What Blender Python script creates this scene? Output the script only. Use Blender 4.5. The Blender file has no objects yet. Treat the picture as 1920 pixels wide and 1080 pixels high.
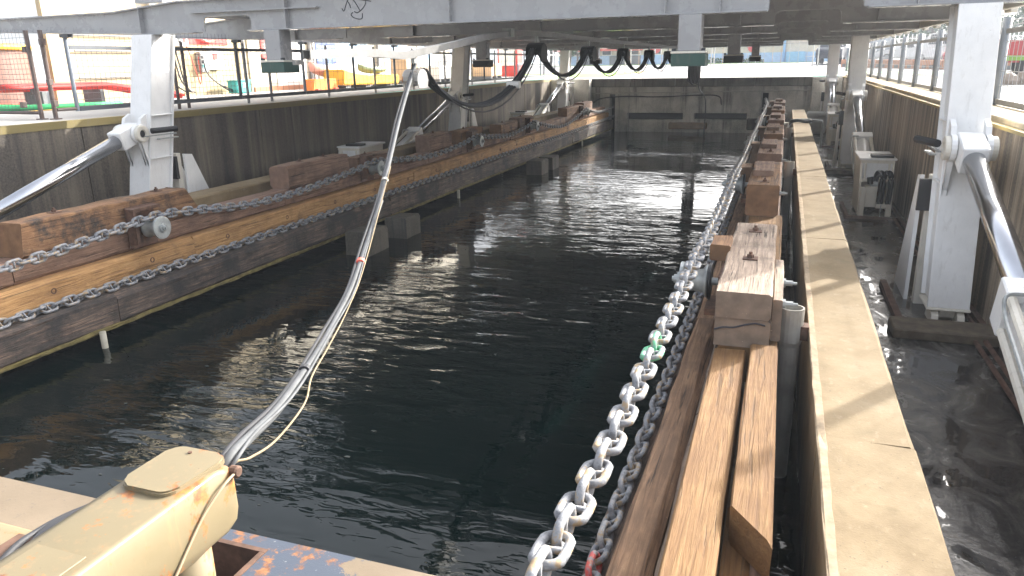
import bpy, bmesh, math, random
from mathutils import Vector, Matrix, noise as mnoise
random.seed(7)
RAD = math.radians
FLARE_HAZE = 0.0015
scene = bpy.context.scene
COL = scene.collection

# ------------------------------------------------------------------ camera
cam_d = bpy.data.cameras.new('camera'); cam = bpy.data.objects.new('camera', cam_d); COL.objects.link(cam)
def nrm(v):
    return Vector(v).normalized()
F, vu, vv, roll = 1393.4, 1477.8, 109.9, -0.01835
yd = nrm((vu - 960, vv - 540, F))
u0 = nrm((0, -yd[2], yd[1])); x0 = yd.cross(u0)
upv = math.cos(roll) * u0 + math.sin(roll) * x0
xd = yd.cross(upv)
rows = (xd, yd, upv)
right_w = Vector([r[0] for r in rows]); up_w = -Vector([r[1] for r in rows]); back_w = -Vector([r[2] for r in rows])
m = Matrix.Identity(4)
for i in range(3):
    m[i][0] = right_w[i]; m[i][1] = up_w[i]; m[i][2] = back_w[i]
m[0][3], m[1][3], m[2][3] = 0, 0, 0.7
cam.matrix_world = m
cam_d.sensor_width = 36; cam_d.lens = F / 1920 * 36
cam_d.clip_start = 0.05; cam_d.clip_end = 2000
scene.camera = cam

# ------------------------------------------------------------------ light
AZ, EL = RAD(35), RAD(26)
w = bpy.data.worlds.new('World'); scene.world = w; w.use_nodes = True
nt = w.node_tree; nt.nodes.clear()
sky = nt.nodes.new('ShaderNodeTexSky'); sky.sky_type = 'NISHITA'; sky.sun_disc = False
sky.sun_elevation = EL; sky.sun_rotation = AZ; sky.air_density = 0.8; sky.dust_density = 6.0; sky.ozone_density = 0.6
bg = nt.nodes.new('ShaderNodeBackground'); bg.inputs['Strength'].default_value = 0.15
wo = nt.nodes.new('ShaderNodeOutputWorld')
hs = nt.nodes.new('ShaderNodeHueSaturation'); hs.inputs['Saturation'].default_value = 0.36
nt.links.new(sky.outputs[0], hs.inputs['Color']); nt.links.new(hs.outputs[0], bg.inputs[0]); nt.links.new(bg.outputs[0], wo.inputs[0])
sd = bpy.data.lights.new('sun', 'SUN'); sun = bpy.data.objects.new('sun', sd); COL.objects.link(sun)
sd.energy = 2.0; sd.angle = RAD(0.55); sd.color = (1.0, 0.95, 0.86)
sdir = Vector((math.sin(AZ) * math.cos(EL), math.cos(AZ) * math.cos(EL), math.sin(EL)))
sun.rotation_euler = sdir.to_track_quat('Z', 'Y').to_euler()
sun.location = sdir * 100
scene.view_settings.view_transform = 'Standard'; scene.view_settings.look = 'None'
scene.view_settings.gamma = 1.0; scene.view_settings.use_curve_mapping = False
scene.view_settings.exposure = 2.25
try:
    scene.cycles.max_bounces = 8; scene.cycles.diffuse_bounces = 5; scene.cycles.glossy_bounces = 4
    scene.cycles.sample_clamp_indirect = 6
except Exception:
    pass

# ------------------------------------------------------------------ materials
def srgb(r, g, b):
    f = lambda c: (c / 255 / 12.92) if c / 255 <= 0.04045 else ((c / 255 + 0.055) / 1.055) ** 2.4
    return (f(r), f(g), f(b), 1)
class NT:
    def __init__(s, name):
        s.m = bpy.data.materials.new(name); s.m.use_nodes = True; s.t = s.m.node_tree; s.t.nodes.clear()
        s.out = s.n('OutputMaterial'); s.b = s.n('BsdfPrincipled'); s.l(s.b.outputs[0], s.out.inputs[0])
    def n(s, k, **kw):
        x = s.t.nodes.new('ShaderNode' + k)
        for a, b in kw.items(): setattr(x, a, b)
        return x
    def l(s, a, b): s.t.links.new(a, b)
    def coord(s, scale=(1, 1, 1), world=False, rand=True):
        if world:
            src = s.n('NewGeometry').outputs['Position']
        else:
            src = s.n('TexCoord').outputs['Object']
            if rand:
                oi = s.n('ObjectInfo'); mu = s.n('Math', operation='MULTIPLY'); mu.inputs[1].default_value = 37.0
                s.l(oi.outputs['Random'], mu.inputs[0])
                ad = s.n('VectorMath', operation='ADD'); s.l(src, ad.inputs[0]); s.l(mu.outputs[0], ad.inputs[1]); src = ad.outputs[0]
        mp = s.n('Mapping'); mp.inputs['Scale'].default_value = scale; s.l(src, mp.inputs[0])
        return mp.outputs[0]
    def noise(s, vec, scale=5, detail=5, rough=0.6, dist=0.0):
        x = s.n('TexNoise'); x.inputs['Scale'].default_value = scale; x.inputs['Detail'].default_value = detail
        x.inputs['Roughness'].default_value = rough; x.inputs['Distortion'].default_value = dist
        s.l(vec, x.inputs['Vector']); return x.outputs['Fac']
    def ramp(s, fac, stops):
        r = s.n('ValToRGB'); e = r.color_ramp.elements
        while len(e) < len(stops): e.new(0.5)
        for i, (p, c) in enumerate(stops):
            e[i].position = p; e[i].color = c if hasattr(c, '__len__') else (c, c, c, 1)
        s.l(fac, r.inputs[0]); return r.outputs[0]
    def mix(s, fac, a, b, mode='MIX'):
        x = s.n('Mix', data_type='RGBA', blend_type=mode)
        for v, i in ((fac, 0), (a, 6), (b, 7)):
            if hasattr(v, 'is_output'): s.l(v, x.inputs[i])
            else: x.inputs[i].default_value = v
        return x.outputs[2]
    def col(s, c):
        if hasattr(c, 'is_output'): s.l(c, s.b.inputs['Base Color'])
        else: s.b.inputs['Base Color'].default_value = c
    def rough(s, v):
        if hasattr(v, 'is_output'): s.l(v, s.b.inputs['Roughness'])
        else: s.b.inputs['Roughness'].default_value = v
    def bump(s, h, strength=0.3, dist=0.01):
        b = s.n('Bump'); b.inputs['Strength'].default_value = strength; b.inputs['Distance'].default_value = dist
        s.l(h, b.inputs['Height']); s.l(b.outputs[0], s.b.inputs['Normal'])
def c3(r, g, b): return (r, g, b, 1)

def m_plain(name, c, rough=0.5, metal=0.0, var=0.12, scale=4):
    t = NT(name); v = t.coord(); f = t.noise(v, scale, 4)
    a = tuple(x * (1 - var) for x in c[:3]) + (1,); b = tuple(min(1, x * (1 + var)) for x in c[:3]) + (1,)
    t.col(t.ramp(f, [(0.3, a), (0.7, b)])); t.rough(rough); t.b.inputs['Metallic'].default_value = metal
    return t.m
def m_paint(name, c, rough=0.4, dirt=(0.22, 0.19, 0.15, 1), amount=0.5, rust=None, coat=0.0):
    t = NT(name); v = t.coord()
    f1 = t.noise(v, 3, 6, 0.65); f2 = t.noise(t.coord((9, 9, 1.2)), 2.5, 6, 0.7)
    base = t.ramp(f1, [(0.3, tuple(x * 0.86 for x in c[:3]) + (1,)), (0.7, c)])
    d = t.ramp(f2, [(0.55, 0.0), (0.8, amount)])
    base = t.mix(d, base, dirt)
    if rust:
        fr = t.noise(t.coord((1, 1, 0.7)), rust[0], 6, 0.7)
        rr = t.ramp(fr, [(rust[1], 0.0), (rust[1] + 0.05, 1.0)])
        base = t.mix(rr, base, t.ramp(t.noise(v, 30, 4), [(0.3, c3(.12, .035, .012)), (0.7, c3(.42, .17, .04))]))
    sp = t.noise(v, 70, 3, 0.6)
    base = t.mix(t.ramp(sp, [(0.71, 0.0), (0.74, min(1, amount * 1.5))]), base, c3(.05, .045, .04))
    t.col(base); t.rough(t.ramp(f1, [(0.3, rough), (0.7, rough + 0.15)]))
    t.b.inputs['Coat Weight'].default_value = coat
    t.bump(t.noise(v, 45, 3), 0.08, 0.004)
    return t.m
def m_streak(name, cols, vs=(5, 5, 0.22), rough=0.8, fine=0.5, st=1.0, span=.32):
    """cast concrete with water stains running down it"""
    t = NT(name); v = t.coord(vs, world=True)
    f = t.noise(v, 1.0, 6, 0.66, 0.4)
    base = t.ramp(f, [(0.5 - span / 2 + span * i / (len(cols) - 1), c) for i, c in enumerate(cols)])
    big = t.noise(t.coord((1, 1, 1), world=True), 0.6, 5, 0.6)
    base = t.mix(t.ramp(big, [(0.35, 0.55), (0.65, 0.0)]), base, tuple(x * 0.42 for x in cols[1][:3]) + (1,))
    sp = t.noise(t.coord((1, 1, 1), world=True), 38, 5, 0.7)
    base = t.mix(t.ramp(sp, [(0.3, 0.0), (0.72, fine)]), base, tuple(min(1, x * 1.5) for x in cols[-1][:3]) + (1,), 'MIX')
    st2 = t.noise(t.coord((14 * st, 14 * st, 0.35), world=True), 1.0, 4, 0.6)
    base = t.mix(t.ramp(st2, [(0.54, 0.0), (0.68, 0.6)]), base, c3(.028, .027, .03))
    t.col(base); t.rough(rough); t.bump(sp, 0.35, 0.008)
    return t.m
def m_wood(name, cols, crack=0.8, stain=None, rough=0.8, axis=1):
    t = NT(name); sc = [16, 16, 16]; sc[axis] = 0.7
    v = t.coord(tuple(sc)); f = t.noise(v, 2.2, 8, 0.7, 0.8)
    base = t.ramp(f, [(0.33 + 0.34 * i / (len(cols) - 1), c) for i, c in enumerate(cols)])
    v0 = t.coord()
    bl = t.noise(v0, 3.2, 5, 0.65)
    base = t.mix(t.ramp(bl, [(0.42, 0.0), (0.7, 0.6)]), base, cols[0])
    if stain:
        fs = t.noise(v0, stain[1], 6, 0.7)
        base = t.mix(t.ramp(fs, [(stain[2], 0.0), (stain[2] + 0.14, stain[3])]), base, stain[0])
    sc2 = [34, 34, 34]; sc2[axis] = 1.1
    cr = t.noise(t.coord(tuple(sc2)), 1.0, 4, 0.6, 0.5)
    crm0 = t.ramp(cr, [(0.60, 0.0), (0.66, crack)])
    tcn = t.n('TexCoord'); sn = t.n('SeparateXYZ'); t.l(tcn.outputs['Normal'], sn.inputs[0]); ab = t.n('Math', operation='ABSOLUTE'); t.l(sn.outputs[axis], ab.inputs[0])
    endm = t.ramp(ab.outputs[0], [(0.5, 0.0), (0.8, 1.0)])
    base = t.mix(endm, base, t.ramp(t.noise(t.coord((3, 3, 3)), 3.0, 4, 0.55), [(0.3, tuple(a * .55 for a in cols[1][:3]) + (1,)), (0.7, tuple(a * .95 for a in cols[1][:3]) + (1,))]))
    crm = t.mix(endm, crm0, c3(0, 0, 0))
    base = t.mix(crm, base, c3(.03, .018, .01))
    fl = t.noise(v0, 60, 3, 0.6)
    base = t.mix(t.ramp(fl, [(0.68, 0.0), (0.78, 0.5)]), base, tuple(min(1, x * 1.8 + 0.05) for x in cols[-1][:3]) + (1,))
    t.col(base); t.rough(rough)
    h = t.mix(crm, t.mix(endm, f, c3(.5, .5, .5)), c3(0, 0, 0)); t.bump(h, 0.9, 0.014)
    return t.m

M = {}
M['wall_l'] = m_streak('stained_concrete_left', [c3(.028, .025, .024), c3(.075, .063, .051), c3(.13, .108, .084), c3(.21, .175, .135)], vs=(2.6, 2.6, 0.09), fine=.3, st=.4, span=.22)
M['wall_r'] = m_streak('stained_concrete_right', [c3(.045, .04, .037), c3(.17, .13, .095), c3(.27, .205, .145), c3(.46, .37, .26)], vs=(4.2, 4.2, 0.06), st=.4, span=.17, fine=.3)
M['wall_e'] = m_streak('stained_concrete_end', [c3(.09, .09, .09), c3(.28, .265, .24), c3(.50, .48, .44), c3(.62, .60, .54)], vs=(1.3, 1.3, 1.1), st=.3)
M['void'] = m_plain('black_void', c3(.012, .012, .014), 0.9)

def _curb():
    t = NT('sun_bleached_concrete'); v = t.coord(world=True)
    f = t.noise(v, 2.2, 7, 0.65); f2 = t.noise(v, 28, 5, 0.7); f3 = t.noise(v, 90, 2, 0.5)
    b = t.ramp(f, [(0.30, c3(.160, .112, .055)), (0.5, c3(.217, .158, .085)), (0.68, c3(.25, .192, .114))])
    b = t.mix(t.ramp(f2, [(0.6, 0.0), (0.75, 0.5)]), b, c3(.36, .28, .17))
    b = t.mix(t.ramp(f3, [(0.70, 0.0), (0.74, 0.9)]), b, c3(.08, .06, .045))
    mo = t.noise(v, 5.5, 6, 0.7, 0.6)
    b = t.mix(t.ramp(mo, [(0.54, 0.0), (0.68, 0.5)]), b, c3(.15, .112, .055))
    pa = t.noise(t.coord((1, .6, 1), world=True), 11, 5, 0.7)
    b = t.mix(t.ramp(pa, [(0.58, 0.0), (0.7, 0.45)]), b, c3(.30, .245, .16))
    st = t.noise(t.coord((5, 5, .3), world=True), 1, 5, 0.6)
    # lower side of the curb darkens towards its foot, with a ragged edge
    sep = t.n('SeparateXYZ'); t.l(v, sep.inputs[0])
    mm = t.n('MapRange'); mm.inputs[1].default_value = -1.5; mm.inputs[2].default_value = -1.95
    ad = t.n('Math', operation='ADD'); mu = t.n('Math', operation='MULTIPLY'); mu.inputs[1].default_value = 0.9
    t.l(st, mu.inputs[0]); sb = t.n('Math', operation='SUBTRACT'); t.l(mu.outputs[0], sb.inputs[0]); sb.inputs[1].default_value = 0.45
    t.l(sep.outputs[2], ad.inputs[0]); t.l(sb.outputs[0], ad.inputs[1]); t.l(ad.outputs[0], mm.inputs[0])
    b = t.mix(mm.outputs[0], b, c3(.045, .04, .034))
    t.col(b); t.rough(0.85); t.bump(t.mix(0.5, f2, f3), 0.35, 0.006)
    return t.m
M['curb'] = _curb()
M['curb_edge'] = m_plain('curb_arris_concrete', c3(.30, .23, .15), 0.9, var=0.3, scale=14)

def _floor():
    t = NT('wet_channel_floor'); v = t.coord(world=True)
    f = t.noise(t.coord((1.7, 1.0, 1), world=True), 1.9, 7, 0.65, 0.8); f2 = t.noise(v, 26, 5, 0.7)
    b = t.ramp(f, [(0.36, c3(.028, .026, .026)), (0.52, c3(.058, .054, .05)), (0.64, c3(.16, .147, .125))])
    b = t.mix(t.ramp(f2, [(0.5, 0.0), (0.8, 0.5)]), b, c3(.10, .095, .085))
    t.col(b)
    t.rough(t.ramp(f, [(0.46, 0.02), (0.54, 0.13), (0.66, 0.36)]))
    wet = t.ramp(f, [(0.45, 0.0), (0.52, 1.0)])
    h = t.mix(wet, c3(.5, .5, .5), f2); t.bump(h, 0.5, 0.012)
    return t.m
M['floor'] = _floor()

def _water():
    t = NT('harbour_water')
    a = t.noise(t.coord((.85, 2.4, 1), world=True), 1.5, 1.2, 0.45, 0.6)
    b = t.noise(t.coord((1.1, 3.4, 1), world=True), 4.6, 1.5, 0.5, 0.8)
    mx = t.n('Mix', data_type='FLOAT'); mx.inputs[0].default_value = 0.15; t.l(a, mx.inputs[2]); t.l(b, mx.inputs[3])
    t.col(c3(.0005, .0046, .0045)); t.rough(0.012); t.b.inputs['IOR'].default_value = 1.333
    # calmer patches and ruffled patches
    c = t.noise(t.coord((.32, .42, 1), world=True), 1.0, 3)
    st = t.ramp(c, [(0.40, 0.10), (0.62, 1.0)])
    bp = t.n('Bump'); bp.inputs['Distance'].default_value = 0.036; t.l(st, bp.inputs['Strength']); t.l(mx.outputs[0], bp.inputs['Height'])
    t.l(bp.outputs[0], t.b.inputs['Normal'])
    return t.m
M['water'] = _water()

def _ground():
    t = NT('wharf_paving'); v = t.coord(world=True)
    f = t.noise(v, 0.5, 6, 0.6); f2 = t.noise(v, 20, 4, 0.7)
    b = t.ramp(f, [(0.3, c3(.32, .315, .30)), (0.7, c3(.41, .40, .385))])
    b = t.mix(t.ramp(f2, [(0.5, 0.0), (0.8, 0.4)]), b, c3(.22, .2, .18)); t.col(b); t.rough(0.9)
    return t.m
M['ground'] = _ground()
M['asphalt'] = m_plain('pale_asphalt', c3(.24, .24, .245), 0.9, var=0.2, scale=3)
M['roof'] = m_paint('grey_roof_paint', c3(.345, .347, .355), 0.2, amount=0.2, coat=0.3)
M['roof_edge'] = m_paint('pale_edge_paint', c3(.62, .60, .55), 0.4, amount=0.3)
M['deck_under'] = m_plain('deck_plate', c3(.48, .48, .49), 0.6)
M['steel_w'] = m_paint('white_steel_paint', c3(.84, .84, .83), 0.4, amount=0.3)
M['steel_w2'] = m_paint('cream_white_steel_paint', c3(.74, .70, .61), 0.45, amount=0.45)
M['chrome'] = m_plain('chromed_rod', c3(.56, .57, .60), 0.2, 1.0, var=0.05)
M['black'] = m_plain('black_rubber', c3(.012, .012, .014), 0.6)
M['cable'] = m_plain('black_cable', c3(.022, .023, .027), 0.6)
M['cable_g'] = m_plain('grey_conduit', c3(.075, .08, .085), 0.7, var=0.25, scale=12)
M['green_b'] = m_paint('green_bumper', c3(.035, .085, .07), 0.6, amount=0.4)
M['dark_b'] = m_plain('dark_bumper', c3(.03, .035, .042), 0.6)
def _chain(name, extra=None):
    t = NT(name); v = t.coord()
    f = t.noise(v, 14, 5, 0.7); g = t.noise(v, 60, 3)
    b = t.ramp(f, [(0.34, c3(.085, .092, .105)), (0.46, c3(.20, .21, .23)), (0.54, c3(.27, .275, .285)), (0.60, c3(.29, .215, .13))])
    if extra: b = t.mix(t.ramp(t.noise(v, 16, 4), [(0.45, 0.0), (0.53, 0.85)]), b, extra)
    t.col(b); t.rough(0.68); t.b.inputs['Metallic'].default_value = 0.1; t.bump(g, 0.6, 0.004)
    return t.m
M['chain'] = _chain('galvanised_chain'); M['chain_green'] = _chain('chain_green_paint', c3(.10, .46, .24)); M['chain_red'] = _chain('chain_red_paint', c3(.55, .06, .05))
M['galv'] = m_plain('galvanised_steel', c3(.36, .38, .38), 0.5, 0.4, var=0.25, scale=10)
M['rail_al'] = m_plain('aluminium_rail', c3(.20, .20, .195), 0.42, 0.2, var=0.15, scale=8)
M['rust'] = m_plain('rusty_steel', c3(.11, .06, .04), 0.85, var=0.5, scale=12)
M['w_fresh'] = m_wood('fresh_orange_timber', [c3(.13, .06, .019), c3(.215, .113, .04), c3(.28, .165, .066)], 0.45)
M['w_grey'] = m_wood('weathered_timber', [c3(.13, .095, .07), c3(.29, .215, .16), c3(.42, .33, .25)], 0.9, (c3(.03, .027, .025), 2.2, 0.56, 0.8))
M['w_block'] = m_wood('old_orange_timber', [c3(.10, .048, .022), c3(.235, .122, .056), c3(.34, .19, .092)], 0.8, (c3(.022, .02, .02), 2.6, 0.5, 0.92))
M['w_red'] = m_wood('red_brown_timber', [c3(.10, .056, .038), c3(.235, .14, .095), c3(.34, .215, .15)], 0.8, (c3(.03, .022, .02), 1.5, 0.55, 0.7))
M['w_wale'] = m_wood('honey_timber', [c3(.20, .105, .04), c3(.43, .24, .095), c3(.54, .33, .14)], 0.6, (c3(.10, .055, .025), 1.1, 0.52, 0.7))
M['w_dark'] = m_wood('dark_brown_timber', [c3(.08, .045, .025), c3(.22, .125, .068), c3(.34, .21, .12)], 0.9)
M['w_wet'] = m_wood('tide_stained_timber', [c3(.022, .02, .02), c3(.10, .075, .06), c3(.27, .18, .13)], 0.8, (c3(.018, .018, .02), 1.2, 0.45, 0.9))
M['pier'] = m_streak('wet_pier_concrete', [c3(.025, .022, .018), c3(.05, .044, .034), c3(.08, .07, .054), c3(.10, .09, .07)], vs=(3, 3, 1.5))
M['pvc'] = m_plain('grey_pvc', c3(.34, .33, .30), 0.45, var=0.25)
M['pvc_w'] = m_plain('stained_white_pvc', c3(.40, .38, .31), 0.5, var=0.3)
M['cream'] = m_paint('cream_marine_paint', c3(.18, .146, .083), 0.5, dirt=c3(.36, .21, .10), amount=0.45, rust=(7, 0.575), coat=0.15)
M['cream2'] = m_paint('rust_streaked_cream_paint', c3(.195, .158, .092), 0.5, dirt=c3(.40, .2, .07), amount=0.55, rust=(7, 0.56))
def _deckpaint():
    t = NT('worn_deck_paint'); v = t.coord(world=True)
    f = t.noise(v, 9, 6, 0.7); g = t.noise(v, 55, 4, 0.7); h = t.noise(v, 2.5, 5, 0.6)
    cream = t.ramp(h, [(0.3, c3(.145, .111, .073)), (0.7, c3(.20, .156, .107))])
    cream = t.mix(t.ramp(g, [(0.62, 0.0), (0.7, 0.8)]), cream, c3(.10, .08, .07))
    blue = t.mix(t.ramp(g, [(0.66, 0.0), (0.7, 0.9)]), c3(.052, .065, .09), c3(.3, .3, .29))
    blue = t.mix(t.ramp(f, [(0.54, 0.0), (0.60, 1.0)]), blue, t.ramp(g, [(0.3, c3(.09, .035, .02)), (0.7, c3(.33, .15, .06))]))
    sep = t.n('SeparateXYZ'); t.l(v, sep.inputs[0])
    # repair coat of blue-grey primer between the hatch and x = -1.2, with a torn edge
    ad = t.n('Math', operation='MULTIPLY_ADD'); t.l(f, ad.inputs[0]); ad.inputs[1].default_value = 0.5; t.l(sep.outputs[0], ad.inputs[2])
    lo = t.n('Math', operation='GREATER_THAN'); t.l(sep.outputs[0], lo.inputs[0]); lo.inputs[1].default_value = -1.9
    hi = t.n('Math', operation='LESS_THAN'); t.l(ad.outputs[0], hi.inputs[0]); hi.inputs[1].default_value = -0.98
    mu = t.n('Math', operation='MULTIPLY'); t.l(lo.outputs[0], mu.inputs[0]); t.l(hi.outputs[0], mu.inputs[1])
    t.col(t.mix(mu.outputs[0], cream, blue)); t.rough(0.55); t.bump(g, 0.25, 0.004)
    return t.m
M['deck'] = _deckpaint()
M['fence_b'] = m_plain('blue_grey_fence_paint', c3(.20, .23, .27), 0.45)
M['fence_d'] = m_plain('dark_fence_paint', c3(.075, .085, .10), 0.5)
M['fence_br'] = m_plain('brown_fence_steel', c3(.105, .075, .065), 0.6, var=0.3, scale=9)
M['fence_g'] = m_plain('grey_stanchion', c3(.26, .26, .26), 0.5)
M['wire'] = m_plain('dark_wire', c3(.09, .09, .095), 0.5)
M['wire_w'] = m_plain('white_wire', c3(.42, .42, .41), 0.5)
for n_, c_ in dict(red=(.62, .05, .04), red2=(.70, .13, .09), orange=(.80, .22, .03), yellow=(.72, .42, .03), teal=(.06, .42, .40), tealp=(.06, .40, .34), green=(.03, .34, .12), lime=(.20, .38, .05),
                   white=(.78, .77, .74), creamw=(.44, .35, .20), cream2w=(.55, .50, .39), brown=(.17, .082, .058), blue=(.05, .09, .24), blue_w=(.36, .52, .70), blue_d=(.22, .42, .66), grey=(.34, .34, .33), greyd=(.12, .125, .13),
                   pink=(.70, .38, .30), kayakg=(.20, .26, .15), hedge=(.05, .12, .03), tan=(.52, .34, .19), brick=(.45, .20, .10), carred=(.45, .03, .035), carw=(.72, .72, .71), cargrey=(.33, .35, .37), cardark=(.035, .04, .055), rock=(.27, .215, .17), sky_b=(.35, .55, .75), trunk=(.09, .07, .05), pinkrock=(.45, .26, .18)).items():
    M[n_] = m_plain(n_ + '_surface', c3(*c_), 0.6)
M['glass'] = m_plain('tinted_glass', c3(.03, .035, .04), 0.08, var=0.05)
M['ink'] = m_plain('marker_ink', c3(.03, .03, .04), 0.6)
M['leaf'] = m_plain('leaf_green', c3(.04, .085, .02), 0.85, var=0.5, scale=1.5)
M['leaf'].node_tree.nodes['Principled BSDF'].inputs['Specular IOR Level'].default_value = 0.15

# ------------------------------------------------------------------ mesh helpers
WL = {}
def put(name, bm, mat, parent=None, label=None, cat=None, group=None, kind=None, smooth=False, base=True):
    me = bpy.data.meshes.new(name)
    if isinstance(bm, bmesh.types.BMesh):
        bmesh.ops.recalc_face_normals(bm, faces=bm.faces); bm.to_mesh(me); bm.free()
    else:
        me.from_pydata(bm[0], [], bm[1])
    xs = [v.co for v in me.vertices]
    c = Vector((sum(v[i] for v in xs) / len(xs) for i in range(3)))
    if parent is None: c.z = min(v.z for v in xs)
    me.transform(Matrix.Translation(-c))
    if smooth:
        me.shade_smooth()
    me.materials.append(mat)
    o = bpy.data.objects.new(name, me); COL.objects.link(o)
    WL[o.name] = c.copy()
    if parent is not None:
        o.parent = parent; o.location = c - WL[parent.name]
    else: o.location = c
    if label: o['label'] = label
    if cat: o['category'] = cat
    if group: o['group'] = group
    if kind: o['kind'] = kind
    return o
def thing(name, label, cat, loc, group=None):
    o = bpy.data.objects.new(name, None); COL.objects.link(o); o.empty_display_size = 0.2
    o.location = loc; WL[o.name] = Vector(loc); o['label'] = label; o['category'] = cat
    if group: o['group'] = group
    return o
def kids(o): return [c for c in bpy.data.objects if c.parent == o]
def dup(root, delta, label, group=None, mirror=False):
    def cp(o, par):
        c = o.copy(); COL.objects.link(c)
        WL[c.name] = WL[o.name] + Vector(delta)
        if par: c.parent = par
        for k in kids(o): 
            if k.name in WL: cp(k, c)
        return c
    ks = None
    r = cp(root, None); r.location = root.location + Vector(delta); r['label'] = label
    if group: r['group'] = group
    return r
def link_copy(o, parent, mw):
    c = o.copy(); COL.objects.link(c); c.parent = parent
    c.matrix_local = Matrix.Translation(-WL[parent.name]) @ mw
    WL[c.name] = mw.translation.copy()
    return c
def box(bm, x0, x1, y0, y1, z0, z1, bev=0.0, seg=1, mat=None):
    r = bmesh.ops.create_cube(bm, size=1.0); vs = r['verts']
    for v in vs:
        v.co = Vector((x0 + (v.co.x + .5) * (x1 - x0), y0 + (v.co.y + .5) * (y1 - y0), z0 + (v.co.z + .5) * (z1 - z0)))
    if bev:
        es = list({e for v in vs for e in v.link_edges})
        r2 = bmesh.ops.bevel(bm, geom=es, offset=bev, segments=seg, affect='EDGES', profile=0.5)
        vs = list({v for f in r2['faces'] for v in f.verts} | {v for v in vs if v.is_valid})
    if mat is not None: bmesh.ops.transform(bm, matrix=mat, verts=vs)
    return vs
def B(*boxes, bev=0.0, seg=1):
    bm = bmesh.new()
    for b in boxes: box(bm, *b, bev=bev, seg=seg)
    return bm
def frame(t, up=Vector((0, 0, 1))):
    t = t.normalized()
    if abs(t.dot(up)) > 0.97: up = Vector((0, 1, 0))
    s = t.cross(up).normalized(); n = s.cross(t)
    return s, n
def tube(bm, pts, r, n=8, cap=True, sq=None):
    pts = [Vector(p) for p in pts]; rings = []
    for i, p in enumerate(pts):
        a = pts[max(i - 1, 0)]; b = pts[min(i + 1, len(pts) - 1)]
        s, u = frame(b - a); rr = r[i] if hasattr(r, '__len__') else r
        if sq: ring = [bm.verts.new(p + s * (sx * sq[0]) + u * (sy * sq[1])) for sx, sy in ((-1, -1), (1, -1), (1, 1), (-1, 1))]
        else: ring = [bm.verts.new(p + s * math.cos(2 * math.pi * k / n) * rr + u * math.sin(2 * math.pi * k / n) * rr) for k in range(n)]
        rings.append(ring)
    for a, b in zip(rings, rings[1:]):
        for k in range(len(a)): bm.faces.new((a[k], a[(k + 1) % len(a)], b[(k + 1) % len(a)], b[k]))
    if cap: bm.faces.new(rings[0][::-1]); bm.faces.new(rings[-1])
    return bm
def T(pts, r, n=8, sq=None): return tube(bmesh.new(), pts, r, n, sq=sq)
def lathe_x(bm, x_r, yc, zc, n=20):
    """profile of (x, r) revolved round an axis along x"""
    rings = []
    for x, r in x_r: rings.append([bm.verts.new((x, yc + r * math.cos(2 * math.pi * k / n), zc + r * math.sin(2 * math.pi * k / n))) for k in range(n)])
    for a, b in zip(rings, rings[1:]):
        for k in range(n): bm.faces.new((a[k], a[(k + 1) % n], b[(k + 1) % n], b[k]))
    bm.faces.new(rings[0][::-1]); bm.faces.new(rings[-1])
    return bm
def prism_x(bm, prof, x0, x1):
    a = [bm.verts.new((x0, y, z)) for y, z in prof]; b = [bm.verts.new((x1, y, z)) for y, z in prof]
    bm.faces.new(a); bm.faces.new(b[::-1])
    for i in range(len(prof)):
        j = (i + 1) % len(prof); bm.faces.new((a[j], a[i], b[i], b[j]))
    return bm
def catmull(P, n=8):
    P = [Vector(p) for p in P]; Q = [P[0] * 2 - P[1]] + P + [P[-1] * 2 - P[-2]]; out = []
    for i in range(1, len(Q) - 2):
        for k in range(n):
            t = k / n; a, b, c, d = Q[i - 1:i + 3]
            out.append(0.5 * ((2 * b) + (c - a) * t + (2 * a - 5 * b + 4 * c - d) * t * t + (3 * b - a - 3 * c + d) * t ** 3))
    out.append(P[-1]); return out
def timber(x0, x1, y0, y1, z0, z1, ch=0.018, jit=0.006, step=0.35, skew0=0.0, skew1=0.0, seed=0, plan0=0.0):
    """sawn timber along y: chamfered section, edges a little uneven"""
    bm = bmesh.new(); rg = random.Random(seed + int(x0 * 977 + y0 * 131 + z0 * 17))
    n = max(2, int((y1 - y0) / step)); rings = []
    chs = [ch * rg.uniform(.5, 1.6) for _ in range(4)]
    for i in range(n + 1):
        y = y0 + (y1 - y0) * i / n
        pr = [(x0 + chs[0], z0), (x1 - chs[1], z0), (x1, z0 + chs[1]), (x1, z1 - chs[2]), (x1 - chs[2], z1), (x0 + chs[3], z1), (x0, z1 - chs[3]), (x0, z0 + chs[0])]
        ring = []
        for px, pz in pr:
            yy = y
            if i == 0: yy += skew0 * (pz - z0) / (z1 - z0) + plan0 * (x1 - px) / (x1 - x0)
            if i == n: yy += skew1 * (pz - z0) / (z1 - z0)
            ring.append(bm.verts.new((px + rg.uniform(-jit, jit), yy + rg.uniform(-jit, jit) * .5, pz + rg.uniform(-jit, jit))))
        rings.append(ring)
    for a, b in zip(rings, rings[1:]):
        for k in range(8): bm.faces.new((a[k], a[(k + 1) % 8], b[(k + 1) % 8], b[k]))
    bm.faces.new(rings[0][::-1]); bm.faces.new(rings[-1])
    return bm
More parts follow.
